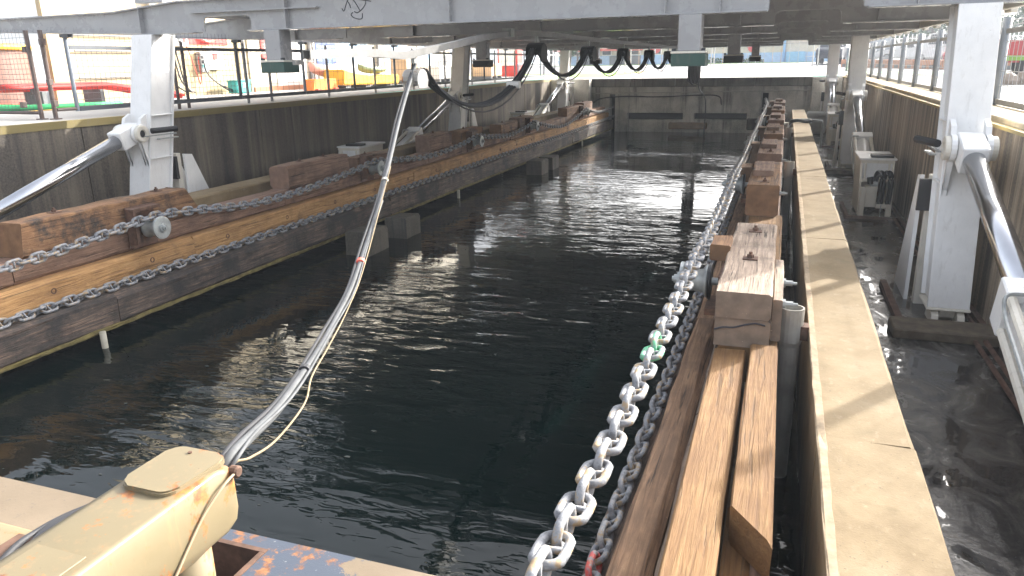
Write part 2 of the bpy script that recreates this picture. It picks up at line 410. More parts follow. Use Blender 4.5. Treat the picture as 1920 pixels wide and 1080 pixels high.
def text_mesh(name, s, size, loc, mat, parent, rot=(90, 0, 90), depth=0.002):
    cu = bpy.data.curves.new(name, 'FONT'); cu.body = s; cu.size = size; cu.extrude = depth; cu.align_x = 'CENTER'; cu.align_y = 'CENTER'
    cu.resolution_u = 2
    tmp = bpy.data.objects.new(name + '_tmp', cu); COL.objects.link(tmp)
    dg = bpy.context.evaluated_depsgraph_get(); me = bpy.data.meshes.new_from_object(tmp.evaluated_get(dg))
    bpy.data.objects.remove(tmp)
    me.materials.clear(); me.materials.append(mat)
    o = bpy.data.objects.new(name, me); COL.objects.link(o); o['kind'] = 'stuff' if False else 'thing'
    del o['kind']
    o.rotation_euler = [RAD(a) for a in rot]; o.parent = parent; o.location = Vector(loc) - WL[parent.name]; WL[o.name] = Vector(loc)
    return o

XL, XR, YE = -9.75, 2.11, 33.0     # dock walls and end wall
ZF, ZW = -1.95, -2.25              # channel floor, water

# ------------------------------------------------------------------ ground, water, channel floors
def gh(x, y):
    d = max((y - 38) / 40, (x - 4) / 30, 0); d = min(d, 1); return 0.38 * d * d * (3 - 2 * d)
def sheet(name, xs, ys, mat, dz=0.0, skip=None, kind='structure'):
    bm = bmesh.new(); g = {}
    for i, x in enumerate(xs):
        for j, y in enumerate(ys): g[i, j] = bm.verts.new((x, y, gh(x, y) + dz))
    for i in range(len(xs) - 1):
        for j in range(len(ys) - 1):
            if skip and skip(xs[i], ys[j], xs[i + 1], ys[j + 1]): continue
            bm.faces.new((g[i, j], g[i + 1, j], g[i + 1, j + 1], g[i, j + 1]))
    for v in [v for v in bm.verts if not v.link_faces]: bm.verts.remove(v)
    return put(name, bm, mat, kind=kind)
xs = [-580, -200, -80, -40, -20, XL, -5, 0, XR, 3] + list(range(4, 37)) + [60, 200, 580]
ys = [-58, -20, -8, 0, 8, 16, 24, YE] + list(range(36, 80)) + [90, 120, 250, 680]
sheet('wharf_ground', xs, ys, M['ground'], 0, lambda a, b, c, d: a >= XL and c <= XR and b >= -8 and d <= YE)
put('dock_water', B((XL - 6, XR, -30, YE + 2, ZW - .02, ZW)), M['water'], kind='structure')
put('channel_floor', B((.30, XR + .02, -8, YE, ZF - .6, ZF)), M['floor'], kind='structure')
put('channel_floor', B((XL - .02, -7.94, -8, YE, ZF - .6, ZF)), M['floor'], kind='structure')
put('channel_footing', B((.29, XR, -8, YE, -4, ZF - .61)), M['pier'], kind='structure')
put('channel_footing', B((XL, -7.93, -8, YE, -4, ZF - .61)), M['pier'], kind='structure')
# road and painted lanes on the wharf
RX = [-60, -30, -12, 0, 2] + list(range(3, 31)); RY = list(range(47, 72))
sheet('road', RX, RY, M['asphalt'], .005)
sheet('road', [3.2] + list(range(4, 17)), [-8, 0, 8, 16, 24, 33] + list(range(36, 47)) + [46.98], M['asphalt'], .005)
def strip(name, A, Bq, w_, mat, dz):
    A = Vector(A); Bq = Vector(Bq); d = (Bq - A); n_ = int(d.length / .7); nn = Vector((-d.y, d.x)).normalized() * w_; bm = bmesh.new(); rws = []
    for k in range(n_ + 1):
        p = A + d * k / n_; rw = []
        for q in range(4):
            t_ = p + nn * q / 3; rw.append(bm.verts.new((t_.x, t_.y, gh(t_.x, t_.y) + dz)))
        rws.append(rw)
    for a, b in zip(rws, rws[1:]):
        for q in range(3): bm.faces.new((a[q], a[q + 1], b[q + 1], b[q]))
    return put(name, bm, mat, kind='structure')
strip('lime_walkway', (1.6, 41), (9.0, 26), 1.1, M['lime'], .014)
strip('teal_walkway', (2.65, 41.55), (10.05, 26.55), 1.5, M['tealp'], .014)
strip('yellow_walkway_line', (4.1, 42.3), (11.5, 27.3), .35, M['yellow'], .014)
sheet('teal_walkway', [-10.40, -9.93], [18, 24, 33, 38, 42], M['tealp'], .008)
sheet('yellow_walkway_line', [-10.46, -10.385], [18, 24, 33, 38, 42], M['yellow'], .008)
sheet('yellow_walkway_line', [-9.925, -9.87], [18, 24, 33, 38, 42], M['yellow'], .008)
sheet('yellow_walkway_line', [-13.3, -13.1], [6, 16, 24], M['yellow'], .008)
sheet('lime_walkway', [-30, -20, -11.2], [43, 46], M['lime'], .009)
sheet('lime_walkway', [-11.1, -8.6], [36, 38, 42, 46, 49], M['lime'], .009)
sheet('yellow_walkway_line', [-8.55, -8.3], [36, 38, 42, 46, 49], M['yellow'], .009)
sheet('yellow_walkway_line', [-30, -11.2], [46.1, 46.4], M['yellow'], .009)
sheet('teal_walkway', [1.0, 2.0], [33.1, 34.6], M['tealp'], .009)

# ------------------------------------------------------------------ dock walls
def wall(label, x0, x1, y0, y1, z0, z1, mat, cat='wall'):
    return thing('dock_wall', label, cat, ((x0 + x1) / 2, (y0 + y1) / 2, z0))
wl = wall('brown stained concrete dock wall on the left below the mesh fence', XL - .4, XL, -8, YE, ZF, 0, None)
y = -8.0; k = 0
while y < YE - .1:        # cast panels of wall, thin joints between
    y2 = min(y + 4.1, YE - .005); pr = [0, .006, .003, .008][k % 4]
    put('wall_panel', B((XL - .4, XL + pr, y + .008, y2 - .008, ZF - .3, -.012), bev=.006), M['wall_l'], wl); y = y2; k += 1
wr = wall('brown streaked concrete dock wall on the right below the round posts', XR, XR + .4, -8, YE, ZF, 0, None)
y = -8.0; k = 0
while y < YE - .1:
    y2 = min(y + 1.22, YE - .005); pr = [0, .006, .002, .008, .004][(k * 3) % 5]
    put('wall_panel', B((XR - pr, XR + .4, y + .006, y2 - .006, ZF - .3, -.012), bev=.006), M['wall_r'], wr); y = y2; k += 1
put('yellow_edge_angle', B((XL - .10, XL + .015, -8, YE - .1, -.008, .02), (XL - .005, XL + .018, -8, YE - .1, -.085, -.0085)), M['yellow'] if False else m_paint('worn_yellow_edge', c3(.24, .19, .07), 0.6, amount=0.8), label='worn yellow steel edge strip along the left dock wall top', cat='edge strip')
put('kerb_ledge', B((XR + .05, XR + .62, -8, YE - .2, .0, .07), bev=.012), m_plain('sandy_kerb', c3(.55, .47, .33), .85, var=.2), label='sandy concrete ledge along the right dock wall under the round posts', cat='ledge')
put('yellow_edge_angle', B((XR - .03, XR + .045, -8, YE - .2, -.022, .012)), m_paint('yellow_edge_paint', c3(.40, .30, .10), 0.6, amount=0.7), label='yellow steel edge angle along the right dock wall top', cat='edge strip')
# end wall with its recesses
we = thing('dock_wall', 'stained grey concrete end wall of the dock with dark slots', 'wall', (-3.8, YE, ZW))
bm = bmesh.new()
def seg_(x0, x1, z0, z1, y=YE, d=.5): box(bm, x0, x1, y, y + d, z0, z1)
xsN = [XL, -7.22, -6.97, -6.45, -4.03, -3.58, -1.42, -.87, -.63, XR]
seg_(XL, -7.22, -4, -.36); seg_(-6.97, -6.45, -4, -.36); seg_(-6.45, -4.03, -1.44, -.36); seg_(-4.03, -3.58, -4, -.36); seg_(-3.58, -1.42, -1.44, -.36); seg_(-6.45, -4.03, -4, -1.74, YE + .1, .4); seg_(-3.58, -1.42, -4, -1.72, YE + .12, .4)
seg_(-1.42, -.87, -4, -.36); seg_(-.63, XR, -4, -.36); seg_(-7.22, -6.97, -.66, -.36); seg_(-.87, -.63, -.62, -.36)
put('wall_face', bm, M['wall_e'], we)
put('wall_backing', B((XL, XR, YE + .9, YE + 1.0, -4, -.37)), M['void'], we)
for x0, x1, dz in ((XL + .01, -6.3, 0), (-6.28, -4.4, .01), (-4.38, -1.2, .0), (-1.18, XR - .01, .012)):
    put('cope_beam', B((x0, x1, YE - .10 - dz, YE + .5, -.355, -.012), bev=.012), m_streak('dark_cope_concrete', [c3(.035, .035, .037), c3(.09, .085, .08), c3(.15, .14, .125), c3(.19, .18, .16)], vs=(2, 2, 1)), we)
put('ledge', B((-4.6, -3.0, YE - .25, YE - .002, -2.1, -1.82), bev=.05, seg=2), m_plain('rusty_ledge_concrete', c3(.20, .14, .09), .9, var=.4), we)
put('ledge', B((-1.4, .27, YE - .3, YE - .004, -2.1, -1.62), bev=.05, seg=2), M['pier'], we)
put('corner_pier', B((XL + .02, -8.0, YE - .55, YE - .101, -1.84, -.02), bev=.015), M['wall_e'], we)
put('corner_pier', B((.98, XR - .02, YE - .3, YE - .114, -1.84, -.03), bev=.015), M['wall_e'], we)
cd = thing('conduit_pipe', 'thin pale conduit running across the end wall', 'pipe', (-3.7, YE - .14, -.6))
put('pipe', T([(-8.1, YE - .13, -1.05), (-8.1, YE - .13, -.62), (.88, YE - .13, -.52), (.88, YE - .13, -.95)], .026, 6), M['pvc'], cd)
put('hose', T(catmull([(-7.9, YE - .16, -1.0), (-7.5, YE - .16, -.82), (-6.5, YE - .16, -.74), (-5, YE - .16, -.76), (-3.5, YE - .16, -.7), (-2.6, YE - .16, -.74), (-2.45, YE - .16, -1.1)], 6), .03, 6), M['black'], cd)

# ------------------------------------------------------------------ curbs
cu = thing('concrete_curb', 'long sunlit cream concrete curb beside the wet channel on the right', 'curb', (.5, 12, ZF))
ysc = [-1.0, 3.6, 8.1, 12.6, 17.1, 21.6, 26.1, 29.6]
for a, b in zip(ysc, ysc[1:]):
    put('curb_section', timber(.29, .72, a + .0008, b - .0008, ZF - .02, -1.08, .016, .004, .3), M['curb'], cu)
put('curb_end', B((.80, 1.5, 29.7, 30.9, ZF, -1.2), bev=.12, seg=4), m_plain('grey_end_concrete', c3(.30, .30, .28), .8, var=.2), cu)
put('arris', timber(.283, .325, -1.0, 29.6, -1.10, -1.075, .006, .0035, .18, seed=5), M['curb_edge'], cu)
cl = thing('concrete_curb', 'long grey concrete curb behind the timbers on the left', 'curb', (-8.14, 12, ZF))
for a, b in zip(ysc, ysc[1:]):
    put('curb_section', timber(-8.36, -7.93, a + .006, b - .006, ZF - .02, -1.08, .016, .004, .3), M['curb'], cl)

# ------------------------------------------------------------------ timber fendering
def beam_row(label, cuts, x0, x1, z0, z1, mat, holes=None, ch=.025, jit=.006, cat='timber'):
    t = thing('timber_wale', label, cat, ((x0 + x1) / 2, sum(cuts) / len(cuts), z0))
    for a, b in zip(cuts, cuts[1:]): put('timber', timber(x0, x1, a + .004, b - .004, z0, z1, ch, jit, .3), mat, t)
    if holes:
        for hy in holes:
            xf = x1 if x1 < -3 else x0; s = 1 if x1 < -3 else -1; bm = bmesh.new()
            lathe_x(bm, [(xf - .02 * s, .03), (xf + .004 * s, .034), (xf + .004 * s, .022), (xf - .01 * s, .02)], hy, (z0 + z1) / 2 + .02, 12)
            put('bolt_hole', bm, M['rust'], t)
    return t
LA = beam_row('dark tide stained bottom timber along the left side of the water', [-2, 6.1, 12.6, 19.0, 26, 32.9], -7.66, -7.0, -2.1, -1.72, M['w_wet'], ch=.05, jit=.012)
LB = beam_row('honey brown bolted timber wale between the two left chains', [-2, 7.6, 14.0, 20.5, 27, 32.8], -7.66, -7.2, -1.718, -1.41, M['w_wale'], [1.4 + 1.37 * i for i in range(22)], ch=.035)
LC = beam_row('thin red brown timber bearer under the left blocks', [-2, 5.2, 9.8, 15, 20.4, 26, 32.7], -7.66, -7.33, -1.408, -1.16, M['w_red'])
RA = beam_row('tide stained bottom timber along the right side of the water', [-2, 5, 12, 19, 26, 32.9], -.76, .03, -2.1, -1.72, M['w_wet'], ch=.05)
RB = beam_row('rough dark brown timber next to the right hand chains', [-2, 6.2, 12.8, 19, 26, 32.8], -.56, -.375, -1.718, -1.41, M['w_dark'], ch=.03, jit=.006)
RB2 = beam_row('grey brown timber between the dark timber and the orange planks on the right', [-2, 4.4, 11, 18, 25, 32.8], -.37, -.0, -1.718, -1.425, M['w_grey'], ch=.02, jit=.008)
put('algae_edge', timber(-6.998, -6.982, -2, 32.8, -2.108, -2.062, .006, .008, .14), m_plain('olive_algae', c3(.13, .105, .035), .9, var=.5, scale=7), LA)
fv, ff = [], []; rg = random.Random(4)
for i in range(60):
    x_ = rg.uniform(-5.6, -2.9); y_ = 2.4 + 3.4 * rg.random() ** 1.6 + (0 if x_ < -3 else .5); r_ = rg.uniform(.004, .018); n0 = len(fv); a0 = rg.uniform(0, 6)
    for k in range(7):
        q = r_ * rg.uniform(.5, 1.2); fv.append((x_ + 1.8 * q * math.cos(a0 + k * .9), y_ + q * .8 * math.sin(a0 + k * .9), ZW + .004))
    ff.append(list(range(n0, n0 + 7)))
put('floating_scum', (fv, ff), m_plain('scum', c3(.05, .055, .05), .9, var=.3), kind='stuff')
def plank(label, *a, mat='w_fresh', **k):
    return put('plank', timber(*a, **k), M[mat], label=label, cat='plank')
plank('long orange timber plank with pale scuffs, left of the pair by the curb', -.31, -.105, .8, 4.9, -1.42, -1.17, jit=.004)
plank('orange timber plank with an angled cut end beside the dark gap', -.08, .095, 2.68, 4.9, -1.30, -1.12, plan0=.24, jit=.003)
plank('short orange plank lying under the angled plank end', -.095, .02, .8, 3.2, -1.42, -1.305, jit=.004)
plank('short brown plank end beside the angled plank', .022, .10, 2.2, 3.0, -1.46, -1.305, mat='w_red', jit=.004)
plank('orange timber bearer behind the cracked grey block', -.3, .09, 4.95, 9.7, -1.42, -1.17, jit=.004)
plank('long timber bearer under the far right blocks', -.3, .06, 9.72, 31.5, -1.42, -1.17, mat='w_red')
def bolt(par, x, y, z, side=False):
    bm = bmesh.new()
    if side: lathe_x(bm, [(x - .02, .035), (x, .035), (x, .022), (x + .05, .022), (x + .05, .012), (x + .08, .012)], y, z, 8)
    else:
        box(bm, x - .055, x + .055, y - .05, y + .05, z, z + .008)
        tube(bm, [(x, y, z + .008), (x, y, z + .034)], .026, 6); tube(bm, [(x, y, z + .034), (x, y, z + .055)], .013, 6)
    put('bolt', bm, M['galv'] if side else M['rust'], par)
# right blocks
def block_r(label, y0, y1, mat, layers, bolts, skew=0.0, xo=(-.33, .03), cat='timber block'):
    t = thing('timber_block', label, cat, (sum(xo) / 2, (y0 + y1) / 2, layers[-1][0]))
    for i, (za, zb, dy, mt) in enumerate(layers):
        put('timber', timber(xo[0], xo[1], y0 + dy, y1 - .0, za, zb, .014, .005, .25, seed=i), M[mt], t)
    for by in bolts: bolt(t, -.15, by, layers[0][1] + .001)
    return t
b1 = block_r('cracked weathered grey timber block nearest on the right', 4.92, 7.2, None, [(-.96, -.775, 0, 'w_grey'), (-1.165, -.963, .015, 'w_grey')], [5.85, 6.85])
put('crack', tube(bmesh.new(), catmull([(-.325, 4.915, -1.045), (-.27, 4.93, -1.03), (-.2, 4.93, -1.025), (-.13, 4.93, -1.0), (-.06, 4.93, -.985), (.0, 4.93, -.995)], 3), .006, 5), M['ink'], b1)
put('side_plate', timber(.035, .10, 5.0, 6.1, -1.12, -.83, .008, .003), M['w_grey'], b1)
bolt(b1, .12, 5.25, -.93, True); bolt(b1, .12, 5.75, -.92, True)
put('wedge_plank', timber(-.47, -.315, 6.05, 6.42, -.86, -.73, .01, .004), M['w_block'], label='small loose brown wood offcut on the roller block edge', cat='wood offcut')
labs = ['brown timber block with a flat plank on top, second along the right row', 'dark faced timber block, third along the right row', 'timber block midway along the right row', 'timber block fifth along the right row', 'far timber block sixth along the right row', 'farthest timber block at the right end of the row']
spans = [(9.55, 11.9), (12.9, 15.2), (16.4, 18.8), (20.2, 22.6), (24.2, 26.6), (28.4, 30.4)]
for i, ((a, b), lb) in enumerate(zip(spans, labs)):
    t = block_r(lb, a, b, None, [(-1.155, -.775, 0, ['w_block', 'w_red'][i % 2])], [a + .25, b - .5], xo=(-.35, .03))
    put('top_plank', timber(-.31, -.06, a + .75, b - .6, -.774, -.70, .006, .003), M['w_red'], t)
    put('side_timber', timber(-.52, -.36, b - .55, b - .1, -1.15, -.80, .01, .004), M['w_dark'], t)
    bolt(t, .05, a + .2, -.9, True)
# left blocks
lspans = [(5.33, 7.95, -.79, -.25, 'w_block', 'massive orange brown timber block with black stains at the near left'),
          (9.9, 11.75, -.80, -.06, 'w_red', 'red brown timber block second along the left chain row'),
          (12.0, 13.2, -.92, 0, 'w_red', 'low dark timber block behind the second left roller'),
          (15.05, 16.25, -.79, 0, 'w_red', 'squat dark timber block right of the hanging cable bundle'),
          (16.8, 18.25, -.84, 0, 'w_block', 'timber block behind the third left roller'),
          (19.6, 21.0, -.90, 0, 'w_block', 'flat brown timber block with cable tails on top, left row'),
          (21.2, 22.4, -.84, 0, 'w_red', 'dark timber block behind the fourth left roller'),
          (26.4, 28.6, -.86, 0, 'w_block', 'far brown timber block near the left corner'),
          (28.8, 30.2, -.80, 0, 'w_red', 'farthest timber block in the left row')]
for a, b, zt, sk, mt, lb in lspans:
    t = thing('timber_block', lb, 'timber block', (-7.48, (a + b) / 2, -1.155))
    put('timber', timber(-7.66, -7.31, a, b, -1.155, zt, .03, .008, .25, skew1=sk, skew0=-sk * .2), M[mt], t)
    bolt(t, -7.5, a + .6, zt + .002)
    if b - a > 1.5: bolt(t, -7.5, b - .55, zt + .002)

# rollers
def roller(label, y, xa, sgn, z):
    """xa = face of the block, sgn = +1 towards the water on the left side"""
    t = thing('chain_roller', label, 'roller', (xa + sgn * .2, y, z - .14), 'chain rollers on the timber blocks')
    put('mounting_plate', B((min(xa + sgn * .002, xa + sgn * .03), max(xa + sgn * .002, xa + sgn * .03), y - .22, y + .2, z - .24, z + (.26 if sgn > 0 else .10)), bev=.004), M['rust'], t)
    bm = bmesh.new(); s = sgn
    if s > 0:
        box(bm, min(xa + s * .03, xa + s * .16), max(xa + s * .03, xa + s * .16), y - .24, y - .2, z - .18, z + .25)
        box(bm, min(xa + s * .03, xa + s * .14), max(xa + s * .03, xa + s * .14), y - .2, y + .2, z + .215, z + .25)
    else:
        box(bm, xa - .12, xa - .03, y - .18, y + .18, z - .22, z - .17)
        put('inner_flange', lathe_x(bmesh.new(), [(xa - .09, .11), (xa - .095, .145), (xa - .115, .145), (xa - .118, .12)], y, z, 24), M['black'], t)
    put('bracket', bm, M['rust'], t)
    put('drum', lathe_x(bmesh.new(), [(xa + s * .12, .13), (xa + s * .135, .13), (xa + s * .15, .095), (xa + s * .22, .083), (xa + s * .30, .095), (xa + s * .301, .095)], y, z, 20), M['galv'], t, smooth=True)
    put('flange', lathe_x(bmesh.new(), [(xa + s * .302, .1), (xa + s * .305, .138), (xa + s * .33, .138), (xa + s * .333, .12)], y, z, 24), M['galv'], t)
    put('axle', lathe_x(bmesh.new(), [(xa + s * .03, .03), (xa + s * .335, .03), (xa + s * .335, .055), (xa + s * .355, .055), (xa + s * .355, .035), (xa + s * .38, .035), (xa + s * .38, .02), (xa + s * .395, .02)], y, z, 10), M['galv'], t)
    return t
LR = [6.9, 12.3, 17.35, 21.9, 28.3]; RR = [5.75, 10.7, 16.3, 22.0, 28.0]
on = ['nearest', 'second nearest', 'third', 'fourth', 'farthest']
for yy, o_ in zip(LR, on): roller(f'galvanised chain roller, {o_} one on the left timber blocks', yy, -7.31, 1, -1.13)
for yy, o_ in zip(RR, on): roller(f'galvanised chain roller, {o_} one on the right timber blocks', yy, -.33, -1, -.95)

# ------------------------------------------------------------------ studlink chains
D = .034
def link_mesh(seg=20, tn=8, stud=True):
    bm = bmesh.new(); R = 1.38 * D; hl = 1.15 * D; rings = []
    for i in range(seg):
        a = 2 * math.pi * i / seg
        cx = R * math.cos(a); cy = R * math.sin(a)
        off = hl if cy > 1e-6 else (-hl if cy < -1e-6 else 0)
        p = Vector((cx, cy + off, 0)); nx = Vector((math.cos(a), math.sin(a), 0))
        rings.append([bm.verts.new(p + nx * math.cos(2 * math.pi * k / tn) * D * .5 + Vector((0, 0, 1)) * math.sin(2 * math.pi * k / tn) * D * .5) for k in range(tn)])
    for i in range(seg):
        a, b = rings[i], rings[(i + 1) % seg]
        for k in range(tn): bm.faces.new((a[k], a[(k + 1) % tn], b[(k + 1) % tn], b[k]))
    if stud: tube(bm, [(-R, 0, 0), (0, 0, 0), (R, 0, 0)], [D * .42, D * .3, D * .42], 6)
    bmesh.ops.recalc_face_normals(bm, faces=bm.faces)
    return bm
def mk_link(mat):
    me = bpy.data.meshes.new('chain_link'); bm = link_mesh(); bm.to_mesh(me); bm.free(); me.shade_smooth(); me.materials.append(mat); return me
LINK = {k: mk_link(M[k]) for k in ('chain', 'chain_green', 'chain_red')}
lo = link_mesh(10, 5, False)
LOV = [v.co.copy() for v in lo.verts]; LOF = [[v.index for v in f.verts] for f in lo.faces]; lo.free()
PITCH = 3.92 * D
def chain(label, pts, special=None, near=24.0, limit=290, roll0=0.0, up=Vector((0, 0, 1))):
    P = catmull(pts, 10); t = thing('anchor_chain', label, 'chain', P[0])
    L = [0]
    for a, b in zip(P, P[1:]): L.append(L[-1] + (b - a).length)
    s = 0; i = 0; k = 0; far_v = []; far_f = []; rg = random.Random(len(label))
    while s < L[-1]:
        while i < len(P) - 2 and L[i + 1] < s: i += 1
        u = (s - L[i]) / max(1e-6, L[i + 1] - L[i]); p = P[i].lerp(P[i + 1], u); tg = (P[i + 1] - P[i]).normalized()
        sd_, n_ = frame(tg, up)
        ang = roll0 + (math.pi / 2 if k % 2 else 0) + rg.uniform(-.13, .13)
        xa = sd_ * math.cos(ang) + n_ * math.sin(ang); za = xa.cross(tg)
        mw = Matrix((xa, tg, za)).transposed().to_4x4(); mw.translation = p
        if p.y < near and k < limit:
            key = 'chain'
            if special:
                for ya, yb, kk in special:
                    if ya <= p.y <= yb: key = kk
            o = bpy.data.objects.new('chain_link', LINK[key]); COL.objects.link(o); o.parent = t
            mw2 = mw.copy(); mw2.translation = p - WL[t.name]; o.matrix_local = mw2
            if key == 'chain_green': o['label'] = 'chain link daubed with bright green paint'
            if key == 'chain_red': o['label'] = 'chain link marked with red paint'
        else:
            n0 = len(far_v); far_v += [tuple(mw @ v) for v in LOV]; far_f += [[n0 + a for a in f] for f in LOF]
        s += PITCH; k += 1
    if far_v: put('distant_links', (far_v, far_f), M['chain'], t, kind='stuff', smooth=True)
    return t
zr = -1.13 + .085 + D * 1.35
lx = -7.09
Lp = [(lx, 3.6, -1.17), (lx, 4.6, -1.15), (lx, 5.4, -1.12), (lx, 6.2, -1.06), (lx, 6.9, zr), (lx, 7.6, -1.05), (lx, 8.5, -1.15), (lx, 9.5, -1.18), (lx, 10.6, -1.13), (lx, 11.6, -1.06), (lx, 12.3, zr), (lx, 13, -1.06), (lx, 14.6, -1.17), (lx, 16.2, -1.11), (lx, 17.35, zr), (lx, 18.2, -1.1), (lx, 19.7, -1.19), (lx, 21.1, -1.09), (lx, 21.9, zr), (lx, 22.6, -1.12), (lx, 24.2, -1.33), (lx, 25.6, -1.36), (lx, 27.2, -1.18), (lx, 28.3, zr), (lx, 29.3, -1.15), (lx, 31, -1.26), (lx, 33.2, -1.2)]
chain('upper left chain draped over the rollers of the timber blocks', Lp)
chain('lower left chain lying on the bottom timber', [(-7.09, 3.6, -1.665), (-7.095, 10, -1.668), (-7.09, 18, -1.665), (-7.095, 26, -1.667), (-7.085, 33.2, -1.6)], roll0=.75)
zr = -.93 + .085 + D * 1.35; rx = -.56
Rp = [(rx - .02, 1.1, -.71), (rx - .01, 1.8, -.745), (rx, 2.5, -.785), (rx, 3.3, -.80), (rx, 4.2, -.81), (rx, 5.1, -.81), (rx, 5.75, zr), (rx, 6.5, -.83), (rx, 7.8, -.86), (rx, 9.4, -.83), (rx, 10.7, zr), (rx, 12, -.84), (rx, 13.6, -.87), (rx, 15.2, -.83), (rx, 16.3, zr), (rx, 17.4, -.84), (rx, 19.2, -.87), (rx, 21, -.83), (rx, 22, zr), (rx, 23.2, -.85), (rx, 25, -.88), (rx, 27, -.84), (rx, 28, zr), (rx - .05, 29.5, -.83), (rx - .1, 31.4, -.9), (-.74, 33.2, -.84)]
chain('upper right chain with green daubed links, running over the right rollers', Rp, special=[(3.66, 4.02, 'chain_green')], roll0=.05)
chain('lower right chain lying on the ledge with a red marked link', [(-.685, 2.1, -1.69), (-.695, 3.2, -1.675), (-.69, 6, -1.67), (-.69, 12, -1.67), (-.7, 20, -1.67), (-.7, 28, -1.66), (-.74, 33.2, -1.4)], special=[(3.02, 3.14, 'chain_red')], roll0=.45)

# piers and drain pipes at the waterline
for i, (a, b, lb) in enumerate(((10.2, 10.85, 'wet square concrete pier by the orange taped cable'), (11.5, 12.05, 'smaller wet concrete pier behind the first one on the left'), (19.5, 20.15, 'wet concrete pier midway along the left waterline'), (20.6, 21.2, 'concrete pier behind the midway one on the left waterline'))):
    put('concrete_pier', timber(-6.55, -6.12, a, b, -3.5, -1.86 - .03 * (i % 2), .03, .012), M['pier'], label=lb, cat='pier')
for yy, lb in ((5.75, 'short stained pipe poking into the water at the near left'), (15.6, 'thin pale pipe dropping into the water midway along the left timber'), (27, 'far thin pipe dropping into the water on the left')):
    put('drain_pipe', T([(-6.9, yy, -2.06), (-6.9, yy, -2.6)], .035, 10), M['pvc_w'], label=lb, cat='pipe', smooth=True)
# upright PVC pipes in the gap by the curb
for yy, zt, lb in ((5.25, -.95, 'open ended grey plastic pipe standing nearest in the gap by the curb'), (13.6, -.98, 'second open plastic pipe standing in the gap by the curb'), (20.5, -.98, 'third plastic pipe standing in the gap by the curb')):
    t = thing('standpipe', lb, 'pipe', (.17, yy, -2.6))
    bm = bmesh.new(); n = 18; prof = [(.068, -2.6), (.068, zt - .28), (.08, zt - .24), (.08, zt), (.07, zt), (.07, zt - .25)]; rings = []
    for r, z in prof: rings.append([bm.verts.new((.17 + r * math.cos(2 * math.pi * k / n), yy + r * math.sin(2 * math.pi * k / n), z)) for k in range(n)])
    for a, b in zip(rings, rings[1:]):
        for k in range(n): bm.faces.new((a[k], a[(k + 1) % n], b[(k + 1) % n], b[k]))
    bm.faces.new(rings[-1])
    put('pipe', bm, M['pvc'], t, smooth=False)
    put('clamp', B((.09, .285, yy - .02, yy + .02, zt - .2, zt - .14), (.2, .284, yy - .05, yy + .05, zt - .22, zt - .12)), M['rust'], t)
rk = bmesh.new(); bmesh.ops.create_icosphere(rk, subdivisions=3, radius=.2)
for v in rk.verts:
    d_ = mnoise.noise(v.co * 6) * .05 + mnoise.noise(v.co * 18) * .015; v.co += v.co.normalized() * d_; v.co.z *= .5; v.co += Vector((.2, 2.32, -1.18))
put('stone', rk, M['pinkrock'], label='pinkish lump of stone at the bottom edge beside the orange planks', cat='stone')
hc = thing('clamp_hose', 'black hose with steel pipe hooped over the far end of the curb', 'hose', (.5, 23.2, -1.08))
put('hose', T(catmull([(.1, 23.1, -1.25), (.2, 23.15, -1.05), (.4, 23.2, -1.0), (.62, 23.25, -1.03), (.78, 23.3, -1.02)], 5), .045, 8), M['black'], hc, smooth=True)
put('pipe', T(catmull([(.2, 23.5, -1.02), (.5, 23.5, -1.0), (.95, 23.5, -1.02), (1.08, 23.5, -1.12), (1.08, 23.5, -1.8)], 5), .035, 8), M['galv'], hc, smooth=True)
put('canister', T([(.08, 22.7, -1.02), (.08, 22.72, -1.3)], .09, 12), M['pvc'], hc)
wp = thing('wall_pipes', 'pair of thin dark pipes running along the foot of the right wall', 'pipe', (2.0, 12, ZF))
for xx, zz in ((1.98, ZF + .05), (1.90, ZF + .035)): put('pipe', T([(xx, -2, zz), (xx, 32, zz)], .024, 6), M['rust'], wp)

